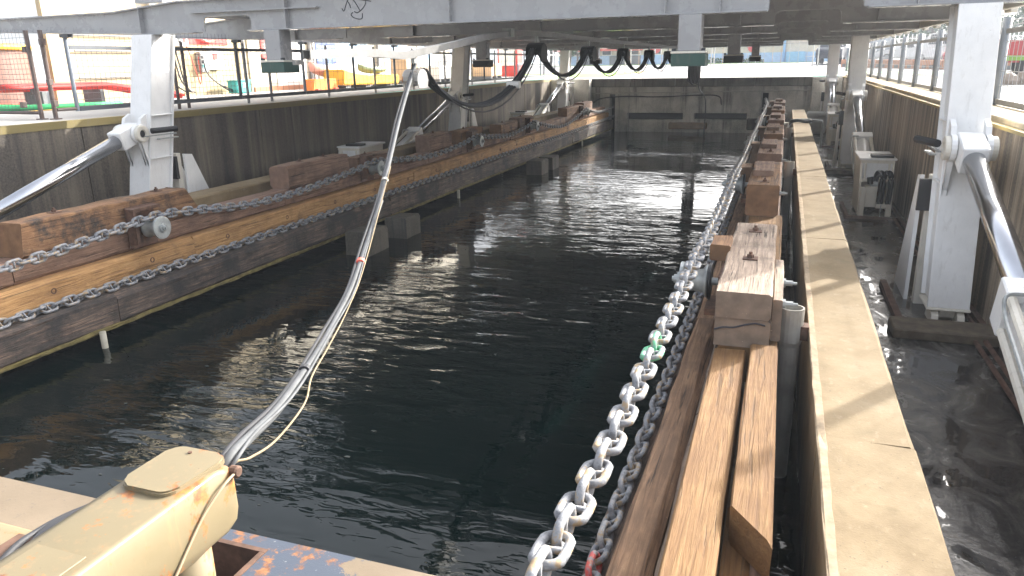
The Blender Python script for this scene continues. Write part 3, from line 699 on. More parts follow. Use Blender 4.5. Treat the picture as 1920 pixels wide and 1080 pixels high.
# ------------------------------------------------------------------ hinged columns, cylinders, trunnion frames
LEAN = .22
def column(label, X, yk):
    t = thing('hinged_column', label, 'column', (X, yk - .4, ZF), 'white hinged columns under the raised cover')
    sh = Matrix.Identity(4); sh[1][2] = LEAN; sh[1][3] = LEAN * .15       # front face at y = yk + LEAN * (z + .15)
    def P(name, boxes, mat, bev=.005, mt=sh):
        bm = bmesh.new()
        for b in boxes: box(bm, X + b[0], X + b[1], yk + b[2], yk + b[3], b[4], b[5], bev=bev)
        bmesh.ops.transform(bm, matrix=mt, verts=bm.verts); return put(name, bm, mat, t)
    P('flange', [(-.19, .19, 0, .03, -1.76, 1.19)], M['steel_w']); P('flange', [(-.19, .19, .43, .46, -1.74, 1.19)], M['steel_w'])
    P('web', [(-.15, .15, .0305, .4295, -1.74, 1.19)], M['steel_w'])
    P('stiffener', [(-.19, -.151, .0305, .4295, z, z + .015) for z in (-.55, .06)] + [(.151, .19, .0305, .4295, z, z + .015) for z in (-.55, .06)], M['steel_w'])
    P('foot_plate', [(-.2, .2, -.015, .475, -1.785, -1.761)], M['steel_w2'])
    # hinge: tongue between two lugs
    q = yk - .20
    bm = bmesh.new(); prism_x(bm, [(q - .15, -1.78), (q + .11, -1.78), (q + .06, -1.87), (q - .02, -1.92), (q - .10, -1.87)], X - .07, X + .07); put('hinge_tongue', bm, M['steel_w2'], t)
    for s in (-1, 1):
        bm = bmesh.new(); xa = X + s * .085; xb = X + s * .15
        prism_x(bm, [(q - .23, ZF + .02), (q + .15, ZF + .02), (q + .11, -1.83), (q + .03, -1.79), (q - .10, -1.79), (q - .19, -1.83)], min(xa, xb), max(xa, xb)); put('hinge_lug', bm, M['steel_w2'], t)
    put('base_plate', B((X - .55, X + .36, yk - .88, yk - .46, ZF, ZF + .10), bev=.012), M['rust'] if False else m_plain('rusted_base', c3(.12, .095, .065), .8, var=.4, scale=8), t)
    put('base_rail', B((X - .47, X - .40, yk - .45, yk + 1.1, ZF, ZF + .06), (X + .3, X + .36, yk - .45, yk + 1.1, ZF, ZF + .06)), M['rust'], t)
    # clevis for the rod eye, at z=-.17 in front of the front flange
    for s in (-1, 1):
        bm = bmesh.new(); xa = X + s * .125; xb = X + s * .175; yp = yk - .17
        prof = [(yk - .002, .10), (yp + .05, .04)] + [(yp + .13 * math.cos(a), -.17 + .13 * math.sin(a)) for a in [RAD(d) for d in range(80, 261, 20)]] + [(yk - .10, -.62), (yk - .115, -.66)]
        prism_x(bm, prof, min(xa, xb), max(xa, xb)); put('clevis_plate', bm, M['steel_w'], t)
        x1_ = X + s * .178
        put('pin_boss', lathe_x(bmesh.new(), [(x1_, .118), (x1_ + s * .045, .118), (x1_ + s * .05, .105), (x1_ + s * .05, .06), (x1_ + s * .02, .055)], yp, -.17, 20), M['steel_w2'], t)
        put('pin_end', lathe_x(bmesh.new(), [(x1_ + s * .021, .05), (x1_ + s * .03, .05)], yp, -.17, 14), M['black'], t)
    sx = 1 if X < 0 else -1; a0 = X + sx * .24
    put('sensor', T([(a0 + sx * .02, yk - .05, -.14), (a0 + sx * .16, yk + .3, -.13)], .04, 8), M['black'], t)
    put('sensor_arm', B((min(a0, a0 + sx * .03), max(a0, a0 + sx * .03), yk - .17, yk + .42, -.215, -.20), (min(a0, a0 + sx * .06), max(a0, a0 + sx * .06), yk + .05, yk + .42, -.27, -.255)), M['galv'], t)
    # back stop: post with rubber pad and raking brace
    ys_ = yk + .38
    bx0 = X - .30 if X > 0 else X - .12; bx1 = bx0 + .42
    st = thing('stop_post', ('raking stop post with black pad behind the ' + label.split('white ')[-1].replace(' of the dock', '')), 'stop post', ((bx0 + bx1) / 2, ys_ + .2, ZF), 'stop posts behind the columns')
    bm = bmesh.new(); prism_x(bm, [(ys_, ZF), (ys_ + .14, ZF), (ys_ + .14, -.52), (ys_ + .06, -.52)], bx0 + .1, bx0 + .3); put('post', bm, M['steel_w2'], st)
    bm = bmesh.new(); prism_x(bm, [(ys_ + .142, ZF), (ys_ + .95, ZF), (ys_ + .30, -.55), (ys_ + .142, -.53)], bx0 + .02, bx0 + .06); put('brace', bm, M['steel_w'], st)
    bm = bmesh.new(); prism_x(bm, [(ys_ + .142, ZF), (ys_ + .95, ZF), (ys_ + .30, -.55), (ys_ + .142, -.53)], bx0 + .34, bx0 + .38); put('brace', bm, M['steel_w'], st)
    put('rubber_pad', B((bx0 + .0, bx0 + .32, ys_ + .0, ys_ + .052, -.9, -.56)), M['black'], st)
    return t
CX_ = {'L': (-8.82, -8.85, -8.92), 'R': (1.74, 1.60, 1.62)}; YK = [8.58, 20.1, 31.5]
nm = ['nearest', 'middle', 'farthest']
def cylinder(label, X, yk):
    t = thing('hydraulic_ram', label, 'hydraulic ram', (X, yk - 4, -1.4), 'hydraulic rams raising the cover')
    p0 = Vector((X, yk - .17, -.17)); d = Vector((0, -1, -.335)).normalized(); n = Vector((0, -.335, 1)).normalized()
    rot = Matrix((Vector((1, 0, 0)), d, Vector((1, 0, 0)).cross(d))).transposed().to_4x4()
    bm = bmesh.new(); box(bm, -.115, .115, -.10, .30, -.13, .13, bev=.012); bmesh.ops.transform(bm, matrix=Matrix.Translation(p0) @ rot, verts=bm.verts); put('rod_eye', bm, M['steel_w'], t)
    put('rod', T([p0 + d * .3, p0 + d * 2.6], .098, 24), M['chrome'], t, smooth=True)
    bm = bmesh.new(); box(bm, -.19, .19, 2.55, 2.77, -.19, .19, bev=.012); bmesh.ops.transform(bm, matrix=Matrix.Translation(p0) @ rot, verts=bm.verts); put('head_block', bm, M['steel_w'], t)
    put('barrel', T([p0 + d * 2.77, p0 + d * 4.6], .15, 24), M['steel_w'], t, smooth=True)
    for sx in (-1, 1):
        for sz in (-1, 1):
            o = Vector((sx * .155, 0, 0)) + n * (sz * .14); put('tie_rod', T([p0 + d * 2.77 + o, p0 + d * 4.6 + o], .035, 8), M['steel_w2'], t)
    bm = bmesh.new(); box(bm, -.19, .19, 4.6, 4.75, -.19, .19, bev=.012); bmesh.ops.transform(bm, matrix=Matrix.Translation(p0) @ rot, verts=bm.verts); put('end_block', bm, M['steel_w'], t)
    sx = -.19
    put('oil_pipe', T(catmull([p0 + d * 2.85 + Vector((sx + .1, 0, .21)), p0 + d * 2.9 + Vector((sx - .02, 0, .22)), p0 + d * 3.0 + Vector((sx - .03, 0, .13)), p0 + d * 3.4 + Vector((sx - .03, 0, .12)), p0 + d * 4.5 + Vector((sx - .03, 0, .1))], 5), .014, 6), M['galv'], t)
    return t
def trunnion(label, X, yk):
    y0, y1 = yk - 6.2, yk - 4.3; zt = -1.0
    t = thing('ram_stand', label, 'ram stand', (X, y0 + .8, ZF), 'white stands holding the hydraulic rams')
    W = .265
    for s in (-1, 1):
        bm = bmesh.new(); xa, xb = X + s * (W - .03), X + s * W
        prism_x(bm, [(y0, ZF + .05), (y0 + 1.2, ZF + .05), (y0 + 1.35, zt), (y0 + .35, zt)], min(xa, xb), max(xa, xb)); put('side_plate', bm, M['steel_w2'], t)
        put('leg', B((X + s * .21 - .04, X + s * .21 + .04, y0 - .04, y0 + .06, ZF, -1.42), bev=.006), M['steel_w2'], t)
    put('top_plate', B((X - W - .03, X + W + .03, y0 + .3, y0 + 1.42, zt, zt + .035), bev=.006), M['steel_w'], t)
    put('top_pad', B((X - .10, X + .25, y0 + .36, y0 + .62, zt + .036, zt + .08)), M['black'], t)
    put('front_panel', B((X - W + .03, X + W - .03, y0 + .34, y0 + .36, zt - .32, zt - .001)), M['steel_w'], t)
    put('panel_frame', B((X - W, X + W, y0 + .30, y0 + .335, zt - .05, zt - .002), (X - W, X + W, y0 + .29, y0 + .33, zt - .37, zt - .32), (X - .2, X - .17, y0 + .29, y0 + .33, zt - .319, zt - .051), (X + .17, X + .2, y0 + .29, y0 + .33, zt - .319, zt - .051)), M['steel_w2'], t)
    for dx, r in ((.0, .02), (.05, .02), (.13, .02), (.17, .02)):
        put('hose', T(catmull([(X + dx - .06, y0 + .22, -1.5), (X + dx - .05, y0 + .14, -1.3), (X + dx - .02, y0 + .04, -1.16), (X + dx + .03, y0 - .06, -1.2), (X + dx + .04, y0 - .1, -1.42), (X + dx + .03, y0 - .1, -1.68)], 5), .024, 8), M['black'], t, smooth=True)
    put('valve_block', B((X - .16, X + .02, y0 + .1, y0 + .3, -1.78, -1.42), (X + .0, X + .16, y0 - .1, y0 + .06, -1.76, -1.68), bev=.01), M['steel_w2'], t)
    put('valve', T([(X - .1, y0 + .08, -1.38), (X - .12, y0 + .1, -1.26)], .045, 10), M['black'], t)
    put('cap', lathe_x(bmesh.new(), [(X - .1, .03), (X - .08, .13), (X + .02, .13), (X + .04, .03)], y0 + .25, -1.4, 16), M['galv'], t)
    put('floor_frame', B((X - .42, X + .42, y0 - .12, y0 - .06, ZF, ZF + .05), (X - .46, X - .40, y0 - .1, y0 + 1.3, ZF, ZF + .05)), M['rust'], t)
    put('floor_pipe', T([(X + .08, y0 - .09, -1.7), (X + .08, y0 - .1, ZF + .04), (X + .4, y0 - .1, ZF + .04)], .014, 6), M['galv'], t)
    return t
for sn, XX in CX_.items():
    side = 'left' if sn == 'L' else 'right'
    for i, yk in enumerate(YK):
        xx = XX[i]
        column(f'tall white {nm[i]} column on the {side} of the dock', xx, yk)
        cylinder(f'chrome rod hydraulic ram pinned to the {nm[i]} {side} column', xx, yk)
        if i or sn == 'R': trunnion(f'white steel stand holding the ram of the {nm[i]} {side} column', xx, yk)

# ------------------------------------------------------------------ raised cover
rf = thing('raised_cover', 'grey steel lifting cover roofing the dock on transverse beams', 'cover', (-3.7, 20, 1.2))
YB = [9.05 + 3.75 * i for i in range(7)] + [33.4]
ZB, ZT = 1.212, 1.61
def rounded(x0, x1, z0, z1, r):
    out = []
    for cx, cz, a0 in ((x1 - r, z1 - r, 0), (x0 + r, z1 - r, 90), (x0 + r, z0 + r, 180), (x1 - r, z0 + r, 270)):
        out += [(cx + r * math.cos(RAD(a0 + k * 30)), cz + r * math.sin(RAD(a0 + k * 30))) for k in range(4)]
    return out
def beam(y):
    xl = -8.2 if y < 10 else -10.4
    # web: outer strip pieces round two rounded openings
    bm = bmesh.new()
    def pz(prof):
        a = [bm.verts.new((x, y - .012, z)) for x, z in prof]; b = [bm.verts.new((x, y + .012, z)) for x, z in prof]
        bm.faces.new(a); bm.faces.new(b[::-1])
        for i in range(len(prof)):
            j = (i + 1) % len(prof); bm.faces.new((a[j], a[i], b[i], b[j]))
    zo0, zo1, r = ZB - .0, ZB + .20, .05
    for seg in ((-9.4, -7.82), (-7.02, -.24), (.70, 2.28)):
        x0_, x1_ = seg
        pz([(x0_, ZB), (x1_, ZB), (x1_, ZT), (x0_, ZT)] if x0_ > -9 else [(-12.3, ZB + .13), (-8.9, ZB), (x1_, ZB), (x1_, ZT), (xl, ZT), (xl - 1.2, ZT - .10), (-12.3, ZT - .12)])
    for xo0, xo1 in ((-7.82, -7.02), (-.24, .70)):      # bridge over the opening, rounded upper corners
        pz([(xo0, ZT), (xo1, ZT), (xo1, ZB + .12), (xo1 - .02, ZB + .17), (xo1 - .07, ZB + .19), (xo0 + .07, ZB + .19), (xo0 + .02, ZB + .17), (xo0, ZB + .12)])
    o = put('roof_beam', bm, M['roof'], rf)
    bm = bmesh.new(); tube(bm, [(-12.3, y, ZB + .12), (-8.9, y, ZB - .012), (-7.95, y, ZB - .012)], 0, sq=(.10, .009)); put('bottom_flange', bm, M['roof'], o)
    for x0_, x1_ in ((-7.03, -.25), (.74, 2.28)):
        put('bottom_flange', B((x0_, x1_, y - .10, y + .10, ZB - .02, ZB - .001), bev=.004), M['roof'], o)
    put('top_flange', B((xl, 2.28, y - .09, y + .09, ZT + .001, ZT + .02)), M['roof'], o)
    put('top_flange', T([(-12.3, y, ZT - .11), (xl - 1.2, y, ZT - .09), (xl - .01, y, ZT + .01)], 0, sq=(.09, .009)), M['roof'], o)
    for xs_ in (-8.9, -6.4, -4.0, -1.35, -.75, 1.2):
        put('stiffener', B((xs_ - .006, xs_ + .006, y - .095, y - .0125, ZB, ZT)), M['roof'], o)
    return o
bms = [beam(y) for y in YB]
put('opening_stiffener', B((-8.0, -5.9, YB[0] - .10, YB[0] - .013, ZB + .24, ZB + .255)), M['roof'], bms[0])
# graffiti scribble on the first beam
yk0 = YB[0] - .0135
sc_ = [[(-5.56, 1.43), (-5.53, 1.40), (-5.47, 1.52), (-5.41, 1.545), (-5.36, 1.5), (-5.29, 1.39)], [(-5.47, 1.52), (-5.44, 1.47), (-5.43, 1.43)],
       [(-5.22, 1.555), (-5.2, 1.49), (-5.25, 1.42), (-5.33, 1.37), (-5.38, 1.385)], [(-5.4, 1.375), (-5.43, 1.35), (-5.4, 1.315), (-5.32, 1.29), (-5.27, 1.30), (-5.26, 1.36)], [(-5.3, 1.53), (-5.12, 1.50)]]
bm = bmesh.new()
for st_ in sc_: tube(bm, catmull([(x, yk0 - .001, z) for x, z in st_], 5), .006, 4)
put('scribble', bm, M['ink'], bms[0])
put('deck_plate', B((-7.5, 2.3, 8.9, 11.2, ZT + .021, ZT + .06)), M['deck_under'], rf)
for a, b in ((11.21, 15.0), (15.01, 18.8), (18.81, 22.6), (22.61, 26.4), (26.41, 30.2), (30.21, 33.6)):
    put('deck_plate', B((-10.5, 2.3, a, b, ZT + .021, ZT + .06)), M['deck_under'], rf)
for xs_ in (-4.4, -2.6):
    put('longitudinal_girder', B((xs_ - .05, xs_ + .05, 9.2, 33.2, ZT - .14, ZT - .002)), M['roof'], rf)
put('gusset', prism_x(bmesh.new(), [(8.98, 1.62), (9.12, 1.62), (9.12, 1.95), (8.98, 1.95)], -8.95, -8.45), M['roof'], rf)
put('upper_edge', B((-9.4, -7.2, 9.3, 9.42, 1.86, 1.95)), M['roof_edge'], rf)
# right-hand edge channel with added pale blocks standing for sun patches along it
put('edge_channel', B((2.32, 2.36, 8.9, 33.5, 1.20, 1.60), (2.285, 2.319, 8.9, 33.5, 1.2, 1.215)), M['roof_edge'], rf)
for i in range(20): put('sun_patch_block', B((2.365, 2.44, 9.3 + 1.2 * i, 9.6 + 1.2 * i, 1.17, 1.34), bev=.005), M['roof_edge'], rf)
# hanging legs with bumper blocks
def hanger(X, y, mat):
    l_ = put('hanging_leg', B((X - .125, X + .125, y - .13, y + .13, .80, ZB - .021), bev=.008), M['roof'], rf)
    put('leg_plate', B((X - .195, X + .195, y - .18, y + .18, .775, .799), bev=.004), M['steel_w2'], l_)
    put('bumper_block', B((X - .19, X + .19, y - .175, y + .175, .635, .774), bev=.006), mat, l_)
    for sx in (-.185, .14): put('bolt', B((X + sx, X + sx + .045, y - .17, y - .13, .80, .83)), M['dark_b'], l_)
for X, mt in ((-6.62, M['green_b']), (-1.06, M['green_b'])):
    for y in (YB[0], YB[2] + .1, YB[5]): hanger(X, y, mt if y < 15 else M['dark_b'])

# ------------------------------------------------------------------ festoon rail, trolleys and cables
rl = thing('festoon_rail', 'bent aluminium cable rail drooping from the underside of the cover', 'rail', (-3.55, 8, .8))
rp = catmull([(-3.72, 5.45, .80), (-3.62, 6.2, .815), (-3.57, 6.62, .80), (-3.55, 6.85, .795), (-3.55, 7.3, .84), (-3.55, 8.1, .92), (-3.55, 9.0, 1.02), (-3.55, 10.0, 1.09), (-3.55, 11.2, 1.12), (-3.55, 13, 1.12), (-3.55, 17, 1.11), (-3.55, 24, 1.11), (-3.55, 31.5, 1.11)], 6)
bm = bmesh.new()
for off, hw in (((-.034, 0), (.004, .035)), ((.034, 0), (.004, .035)), ((0, .032), (.034, .004))):
    tube(bm, [p + Vector((off[0], 0, off[1])) for p in rp], 0, sq=hw)
put('channel', bm, M['rail_al'], rl)
put('torn_lip', B((-3.72, -3.68, 5.33, 5.5, .745, .752), (-3.80, -3.77, 5.36, 5.48, .72, .76)), M['rail_al'], rl)
for y in YB[1:6]: put('rail_hanger', B((-3.58, -3.52, y - .02, y + .02, 1.155, ZB - .02), (-3.66, -3.44, y - .04, y + .04, ZB - .045, ZB - .021)), M['galv'], rl)
put('rail_joint', B((-3.61, -3.49, 9.8, 9.95, 1.04, 1.15)), M['galv'], rl)
def saddle(label, y, z, mat, s=1.0):
    t = thing('cable_trolley', label, 'cable trolley', (-3.55, y, z - .16), 'cable trolleys on the festoon rail')
    bm = bmesh.new(); n = 10; r = .17 * s; W = .11 * s
    for sgn in (0,):
        a = [bm.verts.new((-3.55 - W, y + r * math.cos(math.pi * k / n), z - .14 + r * math.sin(math.pi * k / n))) for k in range(n + 1)]
        b = [bm.verts.new((-3.55 + W, y + r * math.cos(math.pi * k / n), z - .14 + r * math.sin(math.pi * k / n))) for k in range(n + 1)]
        for k in range(n): bm.faces.new((a[k], a[k + 1], b[k + 1], b[k]))
        g = bmesh.ops.solidify(bm, geom=bm.faces[:], thickness=.012)
    put('saddle', bm, mat, t, smooth=False)
    put('stem', B((-3.57, -3.53, y - .03, y + .03, z + .03, z + .16)), M['galv'], t)
    for sx in (-1, 1):
        x0_ = -3.55 + sx * (W + .001); bm = bmesh.new()
        prism_x(bm, [(y + r * math.cos(a), z - .14 + r * .95 * math.sin(a)) for a in [math.pi * k / 8 for k in range(9)]] + [(y - r * .8, z - .14 - r * .6), (y + r * .8, z - .14 - r * .6)], min(x0_, x0_ + sx * .012), max(x0_, x0_ + sx * .012)); put('end_cheek', bm, mat, t)
    return t
saddle('rusty white cable saddle hanging where the rail droops', 7.05, .69, m_paint('rusty_white_paint', c3(.62, .6, .56), .5, amount=.4, rust=(5, .58)), .7)
TY = [11.1, 14.3, 17.6, 21.1, 24.6, 26.6, 28.3, 29.6, 30.6]
tn = ['first and largest', 'second', 'third', 'fourth', 'fifth', 'sixth', 'seventh', 'eighth', 'ninth']
for y, n_ in zip(TY, tn): saddle(f'black cable trolley, {n_} of the row along the rail', y, .96, M['black'])
lb = thing('festoon_cable', 'black cable loops slung between the trolleys under the cover', 'cable', (-3.55, 20, .5))
segs = [(7.2, .66, 11.0, .92, .56)]
segs += [(a + .12, .92, b - .12, .92, .42 if i < 4 else .3) for i, (a, b) in enumerate(zip(TY, TY[1:]))]
for (a, za, b, zb, sag) in segs:
    for dx, extra, r in ((-.045, 0, .022), (-.01, .012, .024), (.028, .02, .02), (.06, .09, .010)):
        pts = []
        for k in range(13):
            u = k / 12; z = za + (zb - za) * u - (sag + extra) * (1 - (2 * u - 1) ** 2) ** .85
            pts.append((-3.55 + dx, a + (b - a) * u, z))
        put('cable', T(pts, r, 6), M['cable'], lb, smooth=True)
put('cable_tie', T([(-3.64, 10.05, .42), (-3.46, 10.05, .42)], .05, 8), M['white'], lb)
bc = thing('cable_coils', 'bunch of long black cable loops hanging at the far end of the rail', 'cable', (-3.5, 31, .2))
for i in range(6):
    xx = -3.62 + .05 * i; yy = 30.9 + .12 * i
    put('cable_loop', T(catmull([(xx, yy, .95), (xx - .02, yy, .4), (xx - .01, yy, -.02 - .05 * (i % 3)), (xx + .05, yy, -.1 - .05 * (i % 3)), (xx + .1, yy, .0), (xx + .1, yy, .5), (xx + .08, yy, .95)], 4), .034, 5), M['cable'], bc)
put('drop_cable', T(catmull([(-3.3, 31.2, .9), (-3.28, 31.4, -.3), (-3.1, 32.7, -.9), (-3.1, 32.75, -2.3)], 5), .024, 6), M['cable'], bc)

# the bundle sweeping up from the foreground arm to the rail
# hand-measured run of the cable in metres
run = [(-1.43, 1.44, -.42), (-1.415, 1.52, -.365), (-1.514, 1.720, -0.421), (-1.643, 2.020, -0.487), (-1.810, 2.400, -0.535), (-1.978, 2.800, -0.568), (-2.146, 3.200, -0.574), (-2.325, 3.650, -0.547), (-2.523, 4.150, -0.455), (-2.754, 4.750, -0.306), (-3.004, 5.400, -0.086), (-3.256, 6.100, 0.218), (-3.478, 6.750, 0.489), (-3.54, 7.0, .64), (-3.55, 7.08, .72)]
cb = thing('cable_bundle', 'grey conduit and black cables sweeping from the cream arm up to the rail', 'cable', run[0])
rc = catmull(run, 6)
put('conduit', T(rc, .0175, 10), M['cable_g'], cb, smooth=True)
def offs(a, b, wob=0): return [p + right_w * (a + wob * math.sin(i * .35)) + up_w * b * (1) for i, p in enumerate(rc)]
put('black_cable', T(offs(-.026, .004, .006), .009, 8), M['cable'], cb, smooth=True)
put('black_cable', T(offs(-.014, -.022, .004), .009, 8), M['cable'], cb, smooth=True)
put('thin_cable', T(offs(.021, .010, .008)[:56], .006, 6), M['cable_g'], cb, smooth=True)
rope = [Vector((-1.40, 1.478, -.42)), Vector((-1.392, 1.505, -.375)), Vector((-1.40, 1.58, -.40)), rc[14] + right_w * .055 + Vector((0, 0, -.04)), rc[20] + right_w * .07 + Vector((0, 0, -.02)), rc[24] + right_w * .045, rc[30] + right_w * .035, rc[38] + right_w * .035, rc[46] + right_w * .03, rc[60] + right_w * .02]
put('tan_rope', T(catmull(rope, 8), .004, 6), m_plain('tan_rope', c3(.22, .17, .10), .8), cb, smooth=True)
def wrap(i, r, mat, nm_): put(nm_, T([rc[i] - (rc[i + 1] - rc[i]).normalized() * .018, rc[i] + (rc[i + 1] - rc[i]).normalized() * .018], r, 12), mat, cb)
wrap(46, .029, M['red2'], 'orange_tape'); wrap(25, .027, M['cable'], 'cable_tie'); wrap(58, .028, M['pvc'], 'cable_tie')

# ------------------------------------------------------------------ foreground deck and cream arm
ZD = -.9; YD = 1.845
dk = thing('caisson_deck', 'cream and blue grey rust patched steel deck in the foreground', 'deck', (-2.5, 1, ZD))
hx0, hx1, hy0, hy1 = -2.15, -1.56, 1.34, 1.785
for bb in ((-7.0, hx0, -2.5, YD), (hx1, -.80, -2.5, YD), (hx0, hx1, hy1, YD), (hx0, hx1, -2.5, hy0)):
    put('deck_plate', B((bb[0], bb[1], bb[2], bb[3], ZD - .03, ZD)), M['deck'], dk)
put('hull_side', B((-7.0, -.80, YD - .04, YD - .005, -3.2, ZD - .031)), M['cream2'], dk)
put('hatch_coaming', B((hx0 + .001, hx1 - .001, hy1 - .02, hy1 - .001, ZD - .4, ZD + .004), (hx1 - .02, hx1 - .001, hy0, hy1 - .021, ZD - .4, ZD + .004), (hx0 + .001, hx0 + .02, hy0, hy1 - .021, ZD - .4, ZD + .004)), M['rust'], dk)
put('hatch_floor', B((hx0, hx1, hy0, hy1, ZD - .45, ZD - .41)), m_plain('dirty_hatch', c3(.05, .035, .028), .9, var=.5), dk)
ar = thing('fairlead_arm', 'rounded cream painted steel arm with lid reaching over the water', 'steel arm', (-1.47, 1.2, ZD))
prof = [(-.6, -.355), (1.40, -.350), (1.46, -.358), (1.475, -.375), (1.478, -.49), (1.465, -.53), (1.42, -.55), (1.28, -.545), (1.0, -.52), (-.6, -.52)]
bm = bmesh.new(); prism_x(bm, prof, -1.585, -1.365)
bmesh.ops.bevel(bm, geom=[e for e in bm.edges if abs(e.verts[0].co.x - e.verts[1].co.x) < 1e-5], offset=.02, segments=3, affect='EDGES', profile=.5)
put('arm', bm, M['cream'], ar, smooth=True)
bm = bmesh.new()
lid = []
for cx_, cy_, a0 in ((-1.425, 1.44, 0), (-1.535, 1.445, 90), (-1.535, 1.31, 180), (-1.44, 1.305, 270)):
    lid += [(cx_ + .042 * math.cos(RAD(a0 + k * 18)), cy_ + .042 * math.sin(RAD(a0 + k * 18))) for k in range(6)]
a = [bm.verts.new((x, y, -.352)) for x, y in lid]; b = [bm.verts.new((x, y, -.336)) for x, y in lid]; bm.faces.new(b)
for i in range(len(lid)): j = (i + 1) % len(lid); bm.faces.new((a[i], a[j], b[j], b[i]))
bmesh.ops.bevel(bm, geom=[e for e in bm.edges if all(v.co.z > -.345 for v in e.verts)], offset=.005, segments=2, affect='EDGES')
put('lid', bm, M['cream'], ar, smooth=False)
put('collar_plate', B((-1.55, -1.40, .4, 1.02, -.352, -.3475), bev=.0015), M['cream'], ar)
put('support_leg', T([(-1.455, 1.33, -.50), (-1.455, 1.33, ZD - .02)], .075, 24), M['cream2'], ar, smooth=True)
put('lid_screw', T([(-1.50, 1.455, -.337), (-1.50, 1.455, -.332)], .006, 8), M['rust'], ar)
put('side_boss', lathe_x(bmesh.new(), [(-1.372, .016), (-1.35, .018), (-1.345, .012)], 1.465, -.375, 12), M['rust'], ar)
put('side_wire', T(catmull([(-1.352, 1.46, -.372), (-1.35, 1.40, -.385), (-1.358, 1.33, -.43), (-1.36, 1.26, -.49), (-1.36, 1.18, -.56), (-1.37, 1.08, -.64)], 6), .004, 6), m_plain('tan_wire', c3(.33, .26, .17), .7), ar)
bt = thing('deck_bollard_arm', 'low rust stained cream beam lying on the deck at the left edge', 'steel arm', (-2.1, .9, ZD))
bm = B((-2.75, -2.10, .3, 1.47, ZD + .002, -.72), bev=.07, seg=4); put('beam', bm, M['cream2'], bt, smooth=True)
put('rust_pocket', B((-2.20, -2.13, 1.15, 1.40, -.735, -.712), bev=.004), M['rust'], bt)
cw = thing('deck_cable', 'black cable looping over the deck behind the cream arm', 'cable', (-1.7, 1.4, ZD))
put('cable', T(catmull([(-1.52, 1.60, -.45), (-1.72, 1.72, -.60), (-2.0, 1.80, -.73), (-2.13, 1.76, -.76), (-2.16, 1.64, -.75), (-2.18, 1.54, -.74), (-2.16, 1.43, -.72), (-2.12, 1.32, -.70), (-2.0, 1.1, -.68)], 6), .011, 8), M['cable'], cw, smooth=True)
put('flat_strap', T(catmull([(-2.02, 1.70, -.73), (-2.12, 1.61, -.735), (-2.13, 1.5, -.715), (-2.11, 1.42, -.705), (-2.0, 1.2, -.70)], 5), 0, sq=(.02, .004)), M['cable'], cw)

# ------------------------------------------------------------------ fences
def wires(x, y0, y1, z0, z1, dy, dz, r):
    bm = bmesh.new(); y = y0
    while y <= y1 + 1e-6: tube(bm, [(x, y, z0), (x, y, z1)], r, 4, False); y += dy
    z = z0
    while z <= z1 + 1e-6: tube(bm, [(x + r * 2, y0, z), (x + r * 2, y1, z)], r, 4, False); z += dz
    return bm
fl = thing('mesh_fence', 'blue grey mesh panel fence along the left wharf edge', 'fence', (-10.5, 22, 0))
X = -10.5; py = [9.05, 12.95, 15.2, 17.4, 19.6, 21.9, 24.2, 26.5, 28.8, 31.1, 33.4, 35.7, 38.0]
for i, y in enumerate(py):
    put('post', T([(X, y, .10), (X, y, 1.26)], .032, 10), M['fence_b'] if i % 2 == 0 else M['fence_d'], fl)
    put('post_cap', B((X - .05, X + .12, y - .05, y + .05, 1.20, 1.25)), M['fence_d'], fl)
for a, b in zip(py, py[1:]):
    put('top_rail', B((X - .02, X + .02, a + .035, b - .035, 1.03, 1.09)), M['fence_d'], fl)
    put('bottom_rail', B((X - .025, X + .025, a + .035, b - .035, .10, .165)), M['fence_d'], fl)
    put('mesh_panel', wires(X, a + .04, b - .04, .17, 1.35, .1 if a < 12 else .2, .1 if a < 12 else .21, .004), M['wire'], fl, kind='stuff')
for y in (11.3, 11.55, 12.97 + .3, 14.05, 16.3, 18.6, 20.9, 23.2, 25.5, 27.8, 30.1):
    put('stanchion', T([(X - .08, y, 0), (X - .08, y, 1.2)], .03, 8), M['fence_br'] if y < 11.6 else M['fence_g'], fl)
fb = thing('brown_mesh_gate', 'brown tubular mesh gate panels with rusty clamps at the far left', 'gate', (-10.8, 8.6, 0))
for x, y in ((-10.76, 8.62), (-10.52, 8.66)):
    put('gate_post', T([(x, y, 0), (x, y, 1.30)], .034, 10), M['fence_br'], fb); put('foot_plate', B((x - .07, x + .07, y - .05, y + .05, 0, .015)), M['fence_br'], fb)
put('gate_rail', T([(-14.2, 8.62, .10), (-10.79, 8.62, .10)], .026, 8), M['fence_br'], fb)
put('gate_rail', T([(-10.52, 8.70, .14), (-10.5, 9.03, .14)], .026, 8), M['fence_br'], fb)
bm = bmesh.new(); x = -14.2
while x < -10.8: tube(bm, [(x, 8.62, .12), (x, 8.62, 1.32)], .003, 4, False); x += .075
z = .15
while z < 1.32: tube(bm, [(-14.2, 8.625, z), (-10.79, 8.625, z)], .003, 4, False); z += .075
put('gate_mesh', bm, M['wire'], fb, kind='stuff')
for x, z in ((-10.82, 1.03), (-10.82, .42), (-11.1, .22), (-10.46, 1.13), (-10.46, .55), (-10.44, .24)): put('clamp', B((x - .035, x + .035, 8.58, 8.66, z - .045, z + .045), bev=.006), M['fence_br'], fb)
fr = thing('mesh_fence', 'fence of round blue grey posts and white mesh along the right wharf', 'fence', (2.6, 22, 0))
X = 2.62; py = [2.4 + 2.32 * i for i in range(-2, 17)]
for y in py: put('post', T([(X, y, .07), (X, y, 1.16)], .055, 16), M['fence_b'], fr, smooth=True)
